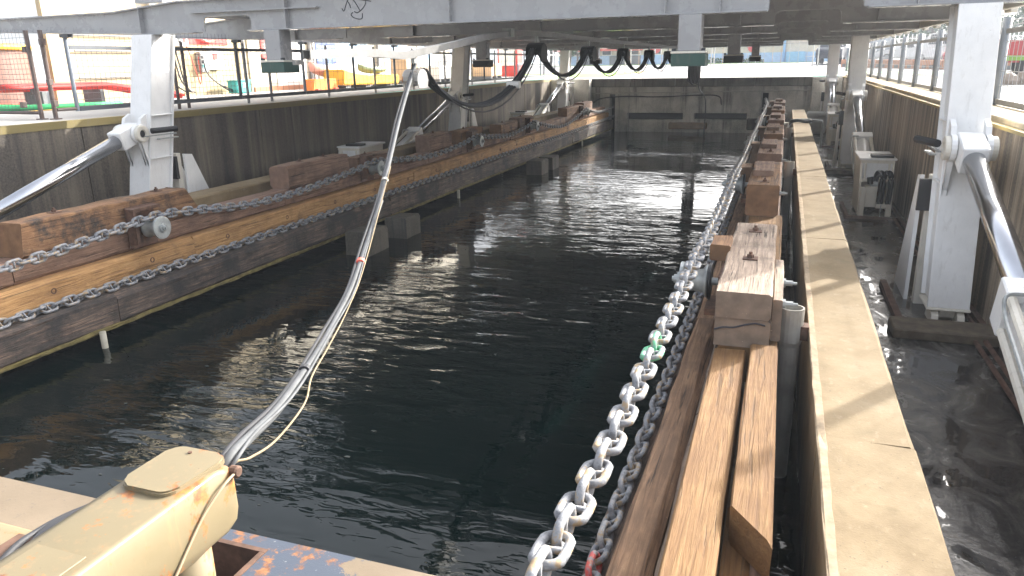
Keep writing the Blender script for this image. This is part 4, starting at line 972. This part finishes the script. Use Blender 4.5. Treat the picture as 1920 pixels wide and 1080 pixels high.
for a, b in zip(py, py[1:]):
    put('top_rail', B((X - .012, X + .012, a + .056, b - .056, .96, 1.02)), M['fence_g'], fr)
    put('bottom_rail', B((X - .012, X + .012, a + .056, b - .056, .08, .15)), M['fence_g'], fr)
    bm = bmesh.new(); y = a + .1
    while y < b - .06: tube(bm, [(X, y, .15), (X, y, 1.12)], .003, 4, False); y += .19
    for z in (.32, .5, .68, .86, 1.06, 1.12): tube(bm, [(X + .007, a + .06, z), (X + .007, b - .06, z)], .0035, 4, False)
    put('mesh_panel', bm, M['wire_w'], fr, kind='stuff')
fe = thing('mesh_fence', 'thin barred fence panels standing across the far end of the dock', 'fence', (-3.5, 44, .05))
Y = 43.0
for x in (-8.55, -8.25, -3.9, -3.75, 1.2, 1.45): put('post', T([(x, Y, gh(x, Y)), (x, Y, 1.6)], .03, 8), M['wire_w'], fe)
for x0, x1 in ((-8.2, -3.95), (-3.7, 1.15)):
    x = x0 + .4
    while x < x1 - .2: put('bar', T([(x, Y, .16), (x, Y, 1.6)], .011, 5), M['tan'] if int(x * 10) % 2 else M['wire_w'], fe); x += .42
    put('bottom_rail', B((x0, x1, Y - .012, Y + .012, .14, .165)), M['fence_g'], fe); put('top_rail', B((x0, x1, Y - .012, Y + .012, 1.45, 1.475)), M['fence_g'], fe)

# ------------------------------------------------------------------ left background
XB = -15.5
bl = thing('workshop_building', 'cream rendered workshop building behind the left fence', 'building', (-19, 24, 0))
put('wall', B((XB - .14, XB, 12.9, 19.6, 0, 5.2)), M['creamw'], bl)
put('wall', B((XB - 6, XB + .05, 19.61, 34.5, 0, 5.2)), M['cream2w'], bl)
put('roof', B((XB - 6.2, XB + .4, 19.4, 34.8, 5.21, 5.4)), M['grey'], bl)
for a, b in ((20.9, 22.5), (24.6, 26.8), (28, 29.6), (31, 32.6)):
    f_ = put('door', B((XB + .052, XB + .08, a, b, .05, 2.6)), M['white'], bl)
    put('door_panel', B((XB + .081, XB + .09, a + .15, b - .15, .9, 2.4)), M['sky_b'] if a > 24 else M['grey'], f_)
for y in (19.3, 22.75, 23.1, 27.4): put('downpipe', T([(XB + .12, y, 0), (XB + .12, y, 5)], .06, 8), M['fence_g'], bl)
for z in (.55, 1.15, 1.5): put('pipe', T([(XB + .06, 13.5, z), (XB + .06, 16, z)], .02, 6), M['greyd'], bl)
put('pilaster', B((XB + .002, XB + .12, 15.9, 16.15, 0, 5.2)), M['cream2w'], bl)
put('skirting', B((XB + .051, XB + .10, 19.7, 34.4, 0, .14)), M['brick'], bl)
def cabinet(label, y0, y1, z0, z1, d, mat, extra=()):
    t = thing('electrical_cabinet', label, 'cabinet', (XB + d / 2, (y0 + y1) / 2, z0))
    o = put('case', B((XB + .003, XB + d, y0, y1, z0, z1), bev=.01), mat, t)
    put('door_seam', B((XB + d + .001, XB + d + .006, y0 + .03, y1 - .03, z0 + .03, z1 - .03), bev=.002), mat, t)
    for e, mt, nm_ in extra: put(nm_, B((XB + d + .007, XB + d + .02, *e)), mt, t)
    return t
cabinet('grey electrical switch panel with yellow label beside the white column', 16.1, 17.0, 1.30, 1.75, .2, M['white'], [((16.3, 16.5, 1.45, 1.62), M['yellow'], 'warning_label'), ((16.12, 16.24, 1.42, 1.55), M['orange'], 'warning_label'), ((16.62, 16.7, 1.4, 1.5), M['greyd'], 'switch'), ((16.8, 16.88, 1.4, 1.5), M['red'], 'switch')])
cabinet('grey socket box with black plugs on the cream wall', 17.42, 17.72, .62, 1.16, .16, M['grey'], [((17.45, 17.53, .98, 1.06), M['black'], 'socket'), ((17.45, 17.53, .86, .94), M['black'], 'socket'), ((17.45, 17.53, .74, .82), M['teal'], 'socket')])
cabinet('white wall cabinet with a red notice on its door', 17.78, 18.3, .68, 1.18, .14, M['white'], [((17.92, 18.1, .96, 1.12), M['pink'] if False else M['red'], 'red_notice')])
hr = thing('hose_board', 'red board with coiled red hose on the cream wall', 'hose board', (XB + .05, 17.9, 1.4))
put('board', B((XB + .003, XB + .03, 17.0, 18.75, 1.36, 1.62)), M['red'], hr)
for i in range(3): put('hose_coil', T([(XB + .08 + .02 * i, 17.9 + (.32 + .02 * i) * math.cos(a), 1.66 + (.2 + .02 * i) * math.sin(a)) for a in [RAD(d) for d in range(180, 361, 15)]], .018, 6), M['red2'], hr)
oh = thing('orange_lead', 'orange lead hanging in a long loop down the cream wall', 'cable', (XB + .1, 17.3, .3))
put('lead', T(catmull([(XB + .06, 17.0, 1.45), (XB + .08, 17.12, 1.1), (XB + .1, 17.3, .5), (XB + .1, 17.36, .3), (XB + .1, 17.42, .5), (XB + .1, 17.4, .95), (XB + .1, 17.5, 1.1)], 6), .014, 6), M['red2'], oh)
bk = thing('black_cables', 'black cables drooping from the socket box to the teal case', 'cable', (XB + .2, 18, .1))
for dx in (0, .05): put('cable', T(catmull([(XB + .2, 17.48, .9), (XB + .25, 17.5, .6), (XB + .35, 17.75, .32), (XB + .45, 18.1, .1 + dx), (XB + .5, 18.5, .03), (XB + .5, 19.0, .03)], 6), .018, 6), M['cable'], bk)
bk2 = thing('black_cables', 'black cables hanging below the switch panel by the white column', 'cable', (XB + .2, 16.4, .3))
for dy, e in ((0, .35), (.18, .4), (.3, .2)): put('cable', T(catmull([(XB + .12, 16.25 + dy, 1.3), (XB + .14, 16.3 + dy, .9), (XB + .16, 16.36 + dy * 1.3, e), (XB + .2, 16.7 + dy, .1)], 5), .022, 6), M['cable'], bk2)
tb = thing('teal_case', 'teal plastic equipment case on the ground by the cream wall', 'case', (-14.9, 18.4, 0))
put('case', B((-15.2, -14.85, 18.2, 18.8, .02, .34), bev=.03, seg=2), M['teal'], tb); put('lid', B((-15.22, -14.83, 18.18, 18.82, .341, .38), bev=.01), M['teal'], tb)
put('label_plate', B((-14.848, -14.842, 18.45, 18.65, .18, .30)), M['white'], tb)
def sign(label, y0, y1, z0, z1, mat, lines, x=XB + .07):
    t = thing('wall_sign', label, 'sign', (x, (y0 + y1) / 2, z0))
    put('panel', B((x, x + .02, y0, y1, z0, z1), bev=.004), mat, t)
    for s_, size, dy, z, mt in lines: text_mesh('lettering', s_, size, (x + .0225, (y0 + y1) / 2 + dy, z), mt, t)
    return t
sign('red sign with white Docking lettering half hidden by the hanging leg', 20.2, 21.3, 1.22, 1.62, M['red'], [('Docking', .23, -.02, 1.34, M['white'])])
sign('plain red sign below the Docking sign', 20.2, 20.9, .98, 1.14, M['red'], [])
sign('dark blue sign with two lines of white lettering behind the rail tip', 22.95, 24.2, 1.12, 1.50, M['blue'], [('Equipment Movements', .115, 0, 1.385, M['white']), ('Temporarily Unattended', .105, 0, 1.24, M['white'])], x=XB + .2)
sign('lower dark blue sign with a dividing line', 22.98, 24.2, .74, 1.08, M['blue'], [('2 Dry', .10, -.43, .93, M['sky_b']), ('Dock Refit', .10, .15, .98, M['sky_b']), ('Operations', .10, .15, .84, M['sky_b'])], x=XB + .2)
sign('small grey sign under the blue signs', 22.98, 24.2, .50, .72, M['grey'], [('babcock', .15, 0, .61, M['blue'])], x=XB + .2)
sp_ = thing('sign_frame', 'white frame carrying the blue and grey signs', 'sign frame', (XB + .15, 23.6, 0))
for y in (22.86, 24.21): put('sign_post', B((XB + .1, XB + .195, y, y + .08, 0, 1.6)), M['white'], sp_)
put('cross_bar', B((XB + .1, XB + .195, 22.941, 24.209, 1.53, 1.6)), M['white'], sp_)
# tank, pipes, cases
tk = thing('brown_tank', 'large brown round tank with a yellow hoop behind the mesh gate', 'tank', (-16.2, 11.35, 0))
put('shell', T([(-16.2, 11.35, .1), (-16.2, 11.35, 1.25)], 1.23, 40), M['brown'], tk, smooth=False)
put('hoop', T([(-16.2 + 1.28 * math.cos(a), 11.35 + 1.28 * math.sin(a), 1.2) for a in [RAD(d) for d in range(0, 361, 10)]], .06, 8), M['yellow'], tk)
put('base', T([(-16.2, 11.35, 0), (-16.2, 11.35, .099)], 1.3, 32), M['red2'], tk)
rpz = thing('red_pipes', 'bundle of bright red pipes on low supports behind the left fence', 'pipes', (-14.2, 12.5, 0))
for i in range(5):
    z = .36 + .045 * (i % 3) ; dx = .08 * i
    put('pipe', T(catmull([(-14.6 + dx, 10.8, z), (-14.4 + dx, 12.2, z), (-14.2 + dx, 13.0, z - .02), (-13.9 + dx, 13.9, z - .2), (-13.7 + dx, 14.5, z - .28)], 5), .036, 8), M['red'], rpz, smooth=True)
for y in (11.4, 12.8): put('support', B((-14.6, -14.1, y, y + .1, 0, .32)), M['greyd'], rpz)
gp = thing('green_hoses', 'green hoses lying on the wharf behind the mesh gate', 'hose', (-13.8, 10.5, 0))
for i in range(4): put('hose', T(catmull([(-15.8, 9.7 + .16 * i, .05), (-14.6, 10.0 + .18 * i, .06), (-13.6, 10.6 + .18 * i, .05), (-13.0, 12.0 + .1 * i, .05)], 5), .05, 8), M['green'], gp, smooth=True)
# boats and barriers
def hull(label, x, y, L, Wd, z0, H, mat, rim, name='kayak', cat='kayak'):
    t = thing(name, label, cat, (x, y, z0)); bm = bmesh.new(); n = 12; rings = []
    for i in range(n + 1):
        u = i / n; k = max(.06, math.sin(math.pi * (u * .96 + .02)) ** .7); yy = y - L / 2 + L * u; sh = .35 * H * (2 * u - 1) ** 2
        rings.append([bm.verts.new((x + Wd / 2 * k * math.cos(a), yy, z0 + sh + H * (.55 + .5 * (math.sin(a) if math.sin(a) < 0 else .35 * math.sin(a))))) for a in [2 * math.pi * q / 12 for q in range(12)]])
    for a, b in zip(rings, rings[1:]):
        for k in range(12): bm.faces.new((a[k], a[(k + 1) % 12], b[(k + 1) % 12], b[k]))
    bm.faces.new(rings[0][::-1]); bm.faces.new(rings[-1]); put('hull', bm, mat, t, smooth=True)
    put('gunwale', B((x - .05, x + .05, y - L * .2, y + L * .2, z0 + H * .72, z0 + H * .80)), rim, t)
    return t
yb = thing('yellow_pontoon', 'yellow orange plastic pontoon float standing behind the fence', 'float', (-13.8, 24.0, 0))
bm = bmesh.new(); prism_x(bm, [(22.0, .12), (25.9, .06), (25.95, .40), (24.2, .36), (22.9, .42), (22.1, .62)], -14.5, -13.7)
bmesh.ops.bevel(bm, geom=bm.edges[:], offset=.04, segments=2, affect='EDGES'); put('float', bm, M['yellow'], yb)
put('skid', B((-14.4, -13.8, 22.3, 22.6, 0, .1), (-14.4, -13.8, 23.6, 23.9, 0, .08), (-14.4, -13.8, 25.1, 25.4, 0, .08)), M['greyd'], yb)
hull('olive green boat hull lying tilted on the yellow float', -14.1, 24.7, 2.0, .7, .42, .34, M['kayakg'], M['greyd'], 'dinghy', 'dinghy')
hull('pink and white kayak standing behind the yellow float', -14.7, 22.6, 1.9, .6, .36, .5, M['pink'], M['white'])
ob = thing('orange_barrier', 'orange plastic traffic barrier below the blue signs', 'barrier', (-14, 21, 0))
bm = bmesh.new(); prism_x(bm, [(20.5, 0), (21.9, 0), (21.8, .34), (20.6, .34)], -14.2, -13.85); put('body', bm, M['orange'], ob); put('foot', B((-14.3, -13.75, 20.6, 20.8, 0, .05), (-14.3, -13.75, 21.6, 21.8, 0, .05)), M['red2'], ob)
def crate(label, x0, x1, y0, y1, h, mat):
    t = thing('pallet_box', label, 'pallet box', ((x0 + x1) / 2, (y0 + y1) / 2, 0))
    put('box', B((x0, x1, y0, y1, .14, h), bev=.03), mat, t)
    for y in (y0 + .1, (y0 + y1) / 2, y1 - .1): put('skid', B((x0, x1, y - .07, y + .07, 0, .139)), M['greyd'], t)
    return t
crate('light grey plastic pallet box right of the middle column', -14.2, -13.3, 30.5, 31.6, .62, M['grey']); crate('grey plastic pallet box left of the middle column', -14.2, -13.3, 28.6, 29.8, .66, M['white']); crate('taller white liquid tote behind the grey pallet boxes', -15.0, -14.3, 31.8, 33.2, 1.1, M['white'])
crate('tan wooden crate below the far hanging bumper', -14.2, -13.2, 34.2, 35.7, .72, M['tan']); crate('tan board box leaning near the middle column', -14.6, -13.9, 26.9, 28.0, 1.0, M['tan'])
rb = thing('red_cabinet', 'tall red cabinet with white panels near the left corner', 'cabinet', (-13.6, 38.2, 0))
put('case', B((-14.2, -13.1, 37.7, 38.6, .05, 2.2), bev=.04), M['red'], rb); put('side_panel', B((-14.1, -13.2, 37.68, 37.699, .6, 2.0)), M['white'], rb)
hp = thing('pipe_hoop', 'grey pipe handrail hoop beside the tall red cabinet', 'handrail', (-12.3, 37, 0))
put('hoop', T(catmull([(-12.6, 36.4, 0), (-12.6, 36.4, .55), (-12.55, 36.5, .66), (-11.9, 38, .66), (-11.8, 38.1, .55), (-11.8, 38.1, 0)], 5), .05, 8), M['fence_b'], hp)

# ------------------------------------------------------------------ far building across the road
fb_ = thing('blue_building', 'long cream and blue building with red fascia across the far road', 'building', (-10, 78, .38))
Yf = 76.0
put('lower_wall', B((-22, 4.2, Yf, Yf + 8, .3, 1.28)), M['blue_w'], fb_)
put('upper_wall', B((-22, 4.2, Yf + .02, Yf + 8, 1.281, 2.35)), M['cream2w'], fb_)
put('fascia', B((-9, 4.4, Yf - .3, Yf + 8.2, 2.36, 2.75)), M['red2'], fb_); put('fascia', B((-22.3, -13.4, Yf - .8, Yf - .02, 1.72, 1.95)), M['red2'], fb_)
put('roof', B((-22.3, 4.4, Yf - .3, Yf + 8.2, 2.76, 3.4)), M['cream2w'], fb_)
for x in (-21, -17.5, -14.6, -12.6): 
    w_ = put('window', B((x, x + 1.0, Yf - .03, Yf + .018, 1.3, 1.95)), M['white'], fb_); put('pane', B((x + .08, x + .92, Yf - .045, Yf - .031, 1.36, 1.89)), M['glass'], w_)
for x0, x1 in ((-19.5, -17.9), (-16.7, -13.6)): put('garage_door', B((x0, x1, Yf - .03, Yf - .002, .36, 1.25)), M['greyd'], fb_)
put('annex', B((-.2, 1.4, Yf - 1.2, Yf - .002, .3, 1.3)), M['blue_d'], fb_)
put('downpipe', T([(-.4, Yf - .15, .5), (-.4, Yf - .15, 2.3)], .11, 8), M['blue_d'], fb_)
put('white_stripe', B((1.42, 4.2, Yf - .02, Yf - .001, .85, .90)), M['white'], fb_)
for x, z, lb_ in ((-3.15, 1.85, 'round red sign with a white bar on the far building'), (-12.2, 1.9, 'round red sign on the far building behind the cable loops')):
    t = thing('round_sign', lb_, 'sign', (x, Yf - .1, z - .5))
    put('disc', T([(x, Yf - .12, z), (x, Yf - .08, z)], .52, 28), M['red'], t); put('bar', B((x - .05, x + .05, Yf - .135, Yf - .121, z - .5, z + .5)), M['white'], t)
def bush(label, x, y, z, r, n, hgt, name='hedge', cat='shrub', mat=None, kind=None):
    bm = bmesh.new(); rg = random.Random(int(x * 31 + y))
    for _ in range(n):
        a = rg.uniform(0, 6.28); q = rg.random() ** .5; p = Vector((x + r * q * math.cos(a), y + r * .5 * q * math.sin(a), z + hgt * rg.random() * (1.1 - .5 * q)))
        s = rg.uniform(.05, .14) * max(1, r * .5); d1 = Vector((rg.uniform(-1, 1), rg.uniform(-1, 1), rg.uniform(-1, 1))).normalized() * s; d2 = d1.orthogonal().normalized() * s * .6
        bm.faces.new([bm.verts.new(p + d1), bm.verts.new(p + d2), bm.verts.new(p - d1), bm.verts.new(p - d2)])
    return put(name, bm, mat or M['leaf'], label=label, cat=cat)
bush('low green shrubs at the foot of the far blue wall, left part', -7.5, Yf - .7, .38, 2.2, 500, .6); bush('low green shrub at the foot of the far blue wall by the round sign', -3.0, Yf - .7, .38, .9, 250, .55)
put('grass_verge', B((-22, 2, Yf - 3.6, Yf - 1.3, .36, .40)), M['lime'], kind='structure')
# trees behind
def tree(label, x, y, h, r, seed, n=5200):
    rg = random.Random(seed); zg = gh(x, y); t = thing('tree', label, 'tree', (x, y, zg), 'trees behind the dockyard')
    bm = bmesh.new(); tube(bm, [(x, y, zg - .1), (x + .1, y, zg + h * .25), (x - .05, y, zg + h * .55), (x, y, zg + h * .85)], [h * .04, h * .032, h * .022, .03], 8)
    clumps = []
    for i in range(9):
        a = rg.uniform(0, 6.28); q = rg.uniform(.25, .9) * r; c = Vector((x + q * math.cos(a), y + q * math.sin(a), zg + h * rg.uniform(.35, .92))); clumps.append((c, rg.uniform(.3, .5) * r))
        tube(bm, [(x, y, zg + h * rg.uniform(.2, .5)), ((x + c.x) / 2, (y + c.y) / 2, c.z - .2 * r), c], [h * .015, h * .01, .02], 5)
    put('trunk', bm, M['trunk'], t)
    bm = bmesh.new()
    for _ in range(n):
        c, cr = rg.choice(clumps); d = Vector((rg.gauss(0, 1), rg.gauss(0, 1), rg.gauss(0, .8))).normalized() * cr * rg.random() ** .4; p = c + d; s = rg.uniform(.1, .22) * r * .35
        d1 = Vector((rg.uniform(-1, 1), rg.uniform(-1, 1), rg.uniform(-1, 1))).normalized() * s; d2 = d1.orthogonal().normalized() * s * .55
        bm.faces.new([bm.verts.new(p + d1), bm.verts.new(p + d2), bm.verts.new(p - d1), bm.verts.new(p - d2)])
    put('crown', bm, M['leaf'], t)
for i, (x, y, h, r, lb_) in enumerate(((10.5, 40, 6.0, 2.4, 'leafy tree above the red vehicle at the far right'), (17.5, 84, 6.5, 3.2, 'dense tree behind the parked white van'), (9.5, 85, 5.5, 2.8, 'broad green tree behind the picket fence midway'), (13.2, 87, 6.5, 3.2, 'tall dark tree behind the picket fence'), (6.6, 88, 5.5, 2.6, 'far green tree beside the dark vehicle'), (22, 83, 7, 3.4, 'tree at the right edge above the fence posts'), (-19, 72, 3.2, 1.5, 'small tree seen left of the far column'), (-24, 80, 5, 2.4, 'tree left of the far blue building'))):
    tree(lb_, x, y, h, r, 11 + i)
# brick kerb wall, picket fence and vehicles on the right
kb = thing('brick_kerb', 'low orange brick kerb wall with dark gaps along the right road', 'kerb wall', (7, 46, .1))
kd = Vector((.447, -.894, 0)); kr = Matrix.Rotation(math.atan2(-.447, -.894) + math.pi, 4, 'Z')
for i in range(9):
    p = Vector((3.4, 53.5, 0)) + kd * 2.4 * i; p.z = gh(p.x, p.y); mt = Matrix.Translation(p) @ Matrix.Rotation(math.atan2(kd.y, kd.x), 4, 'Z')
    bm = bmesh.new(); box(bm, 0, 2.35, -.25, .25, -.05, .46, bev=.02, mat=mt); put('kerb_block', bm, M['brick'], kb)
    for xx in (.2, .8, 1.4, 1.95):
        bm = bmesh.new(); box(bm, xx, xx + .32, -.27, -.251, .02, .2, mat=mt); put('dark_gap', bm, M['greyd'], kb)
pf = thing('picket_fence', 'white picket fence behind the parked cars on the right', 'fence', (15, 78, .4))
for yy in (0,):
    bm = bmesh.new(); x = 5.5
    while x < 26: box(bm, x, x + .09, 78, 78.03, .36, 2.6); x += .34
    put('pickets', bm, M['white'], pf, kind='stuff')
    for z in (.8, 2.2): put('rail', B((5.5, 26, 78.031, 78.06, z, z + .08)), M['white'], pf)
def car(label, x, y, heading, mat, kind='car', cat='car'):
    z = gh(x, y); L = 4.3; W = 1.75
    t = thing('parked_car', label, cat, (0, 0, 0), None)
    if kind == 'car': body = [(-2.1, .3), (2.1, .3), (2.15, .62), (1.95, .85), (1.1, .95), (-1.9, .98), (-2.12, .8)]; cab = [(-1.75, .96), (1.05, .94), (.35, 1.45), (-1.15, 1.48)]
    elif kind == 'van': body = [(-2.3, .3), (2.3, .3), (2.35, .75), (2.1, 1.05), (1.5, 1.15), (-2.3, 1.18)]; cab = [(-2.28, 1.16), (1.5, 1.14), (.95, 1.95), (-2.22, 2.0)]
    elif kind == 'ute': body = [(-2.5, .45), (2.4, .45), (2.45, .85), (2.2, 1.08), (1.0, 1.12), (-2.5, 1.1)]; cab = [(-.7, 1.1), (1.05, 1.1), (.5, 1.72), (-.5, 1.75)]
    else: body = [(-2.3, .42), (2.3, .42), (2.35, .85), (2.15, 1.1), (1.2, 1.18), (-2.25, 1.2), (-2.35, .9)]; cab = [(-2.2, 1.18), (1.15, 1.17), (.5, 1.82), (-2.0, 1.84)]
    bm = bmesh.new(); prism_x(bm, body, -W / 2, W / 2); bmesh.ops.bevel(bm, geom=bm.edges[:], offset=.07, segments=3, affect='EDGES'); put('body', bm, mat, t)
    bm = bmesh.new(); prism_x(bm, cab, -W / 2 + .1, W / 2 - .1)
    for v in bm.verts:
        if v.co.z > 1.3: v.co.x *= .86
    bmesh.ops.bevel(bm, geom=bm.edges[:], offset=.05, segments=2, affect='EDGES'); put('cabin', bm, mat, t)
    zt = max(p[1] for p in cab); zb = min(p[1] for p in cab); y0 = min(p[0] for p in cab) + .35; y1 = max(p[0] for p in cab) - .55
    for s in (-1, 1):
        xo = s * (W / 2 - .1)
        bm = bmesh.new()
        for ya, yb_ in ((y0, (y0 + y1) / 2 - .05), ((y0 + y1) / 2 + .05, y1)):
            q = [(xo + s * .012, ya, zb + .1), (xo + s * .012, yb_, zb + .1), (xo * .88 + s * .012, yb_ - .1, zt - .1), (xo * .88 + s * .012, ya + .1, zt - .1)]
            vs = [bm.verts.new(p) for p in q] + [bm.verts.new((p[0] - s * .02, p[1], p[2])) for p in q]
            bm.faces.new(vs[:4]); bm.faces.new(vs[4:][::-1])
            for i in range(4): j = (i + 1) % 4; bm.faces.new((vs[i], vs[j], vs[4 + j], vs[4 + i]))
        put('side_window', bm, M['glass'], t)
        for yw in (-1.35, 1.35):
            r = .34 if kind in ('car', 'van') else .39
            wh = put('wheel', lathe_x(bmesh.new(), [(s * (W / 2 - .22), r * .9), (s * (W / 2 - .2), r), (s * (W / 2 - .03), r), (s * (W / 2), r * .9)], yw, r, 20), M['black'], t)
            put('hub', lathe_x(bmesh.new(), [(s * (W / 2 + .001), r * .6), (s * (W / 2 + .015), r * .5)], yw, r, 14), M['cargrey'], wh)
        put('headlight', B((s * .72 - .14, s * .72 + .14, 2.12, 2.2, .68, .82)), M['white'], t)
    put('windscreen', B((-.62, .62, max(p[0] for p in cab) - .36, max(p[0] for p in cab) - .30, zb + .12, zt - .2)), M['glass'], t)
    put('number_plate', B((-.25, .25, 2.2, 2.215, .48, .6)), M['white'], t)
    t.location = (x, y, z); t.rotation_euler = (0, 0, RAD(heading))
    return t
car('red pickup parked at the far right behind the posts', 8.3, 27.5, 84, M['carred'], 'ute', 'pickup')
car('grey van parked nearest the far end of the brick kerb', 5.7, 66, 20, M['cargrey'], 'van', 'van')
car('white hatchback parked behind the orange brick kerb', 8.2, 64, 88, M['carw'], 'car')
car('pale silver car parked in front of the white picket fence', 10.6, 70, 95, M['cargrey'], 'car')
car('white van parked left of the red car', 10.3, 61, 60, M['carw'], 'van', 'van')
car('red car half hidden behind the right hand column', 11.6, 57, 84, M['carred'], 'car')
car('dark four wheel drive stopped at the far end of the dock', 3.0, 62, 172, M['cardark'], 'suv')
hb = thing('barrier_tape', 'lime yellow barrier rail with dark feet in front of the red pickup', 'barrier', (6.6, 22, .05))
put('rail', B((4.7, 8.6, 22.0, 22.06, .56, .68)), M['lime'], hb)
for x in (4.9, 5.7, 6.6, 7.6, 8.4): put('foot', B((x - .16, x + .16, 21.95, 22.11, gh(x, 22), .558), bev=.02), M['greyd'], hb)
for i, (x, y, s) in enumerate(((5.1, 21.6, .2), (5.5, 21.7, .27), (5.95, 21.6, .23), (6.4, 21.7, .25))):
    bm = bmesh.new(); bmesh.ops.create_icosphere(bm, subdivisions=2, radius=s)
    for v in bm.verts: v.co += v.co.normalized() * mnoise.noise(v.co * 4 + Vector((i, 0, 0))) * s * .5; v.co += Vector((x, y, gh(x, y) + s * .5))
    put('boulder', bm, M['rock'], label=('small brown boulder leftmost below the lime barrier rail', 'largest brown boulder below the lime barrier rail', 'middle brown boulder below the lime barrier rail', 'rightmost brown boulder below the lime barrier rail')[i], cat='boulder', group='boulders by the barrier')
hz = bmesh.new(); box(hz, -590, 590, -60, 690, -5.2, 13)  # added air volume standing in for lens flare, lifts distant dark tones
hm = bpy.data.materials.new('flare_haze'); hm.use_nodes = True; ht = hm.node_tree; ht.nodes.clear()
ho = ht.nodes.new('ShaderNodeOutputMaterial'); hv = ht.nodes.new('ShaderNodeVolumePrincipled')
hv.inputs['Color'].default_value = (.82, .90, 1, 1); hv.inputs['Density'].default_value = FLARE_HAZE; hv.inputs['Anisotropy'].default_value = .25
ht.links.new(hv.outputs[0], ho.inputs['Volume'])
put('flare_haze', hz, hm, kind='stuff')
print('objects', len(bpy.data.objects))
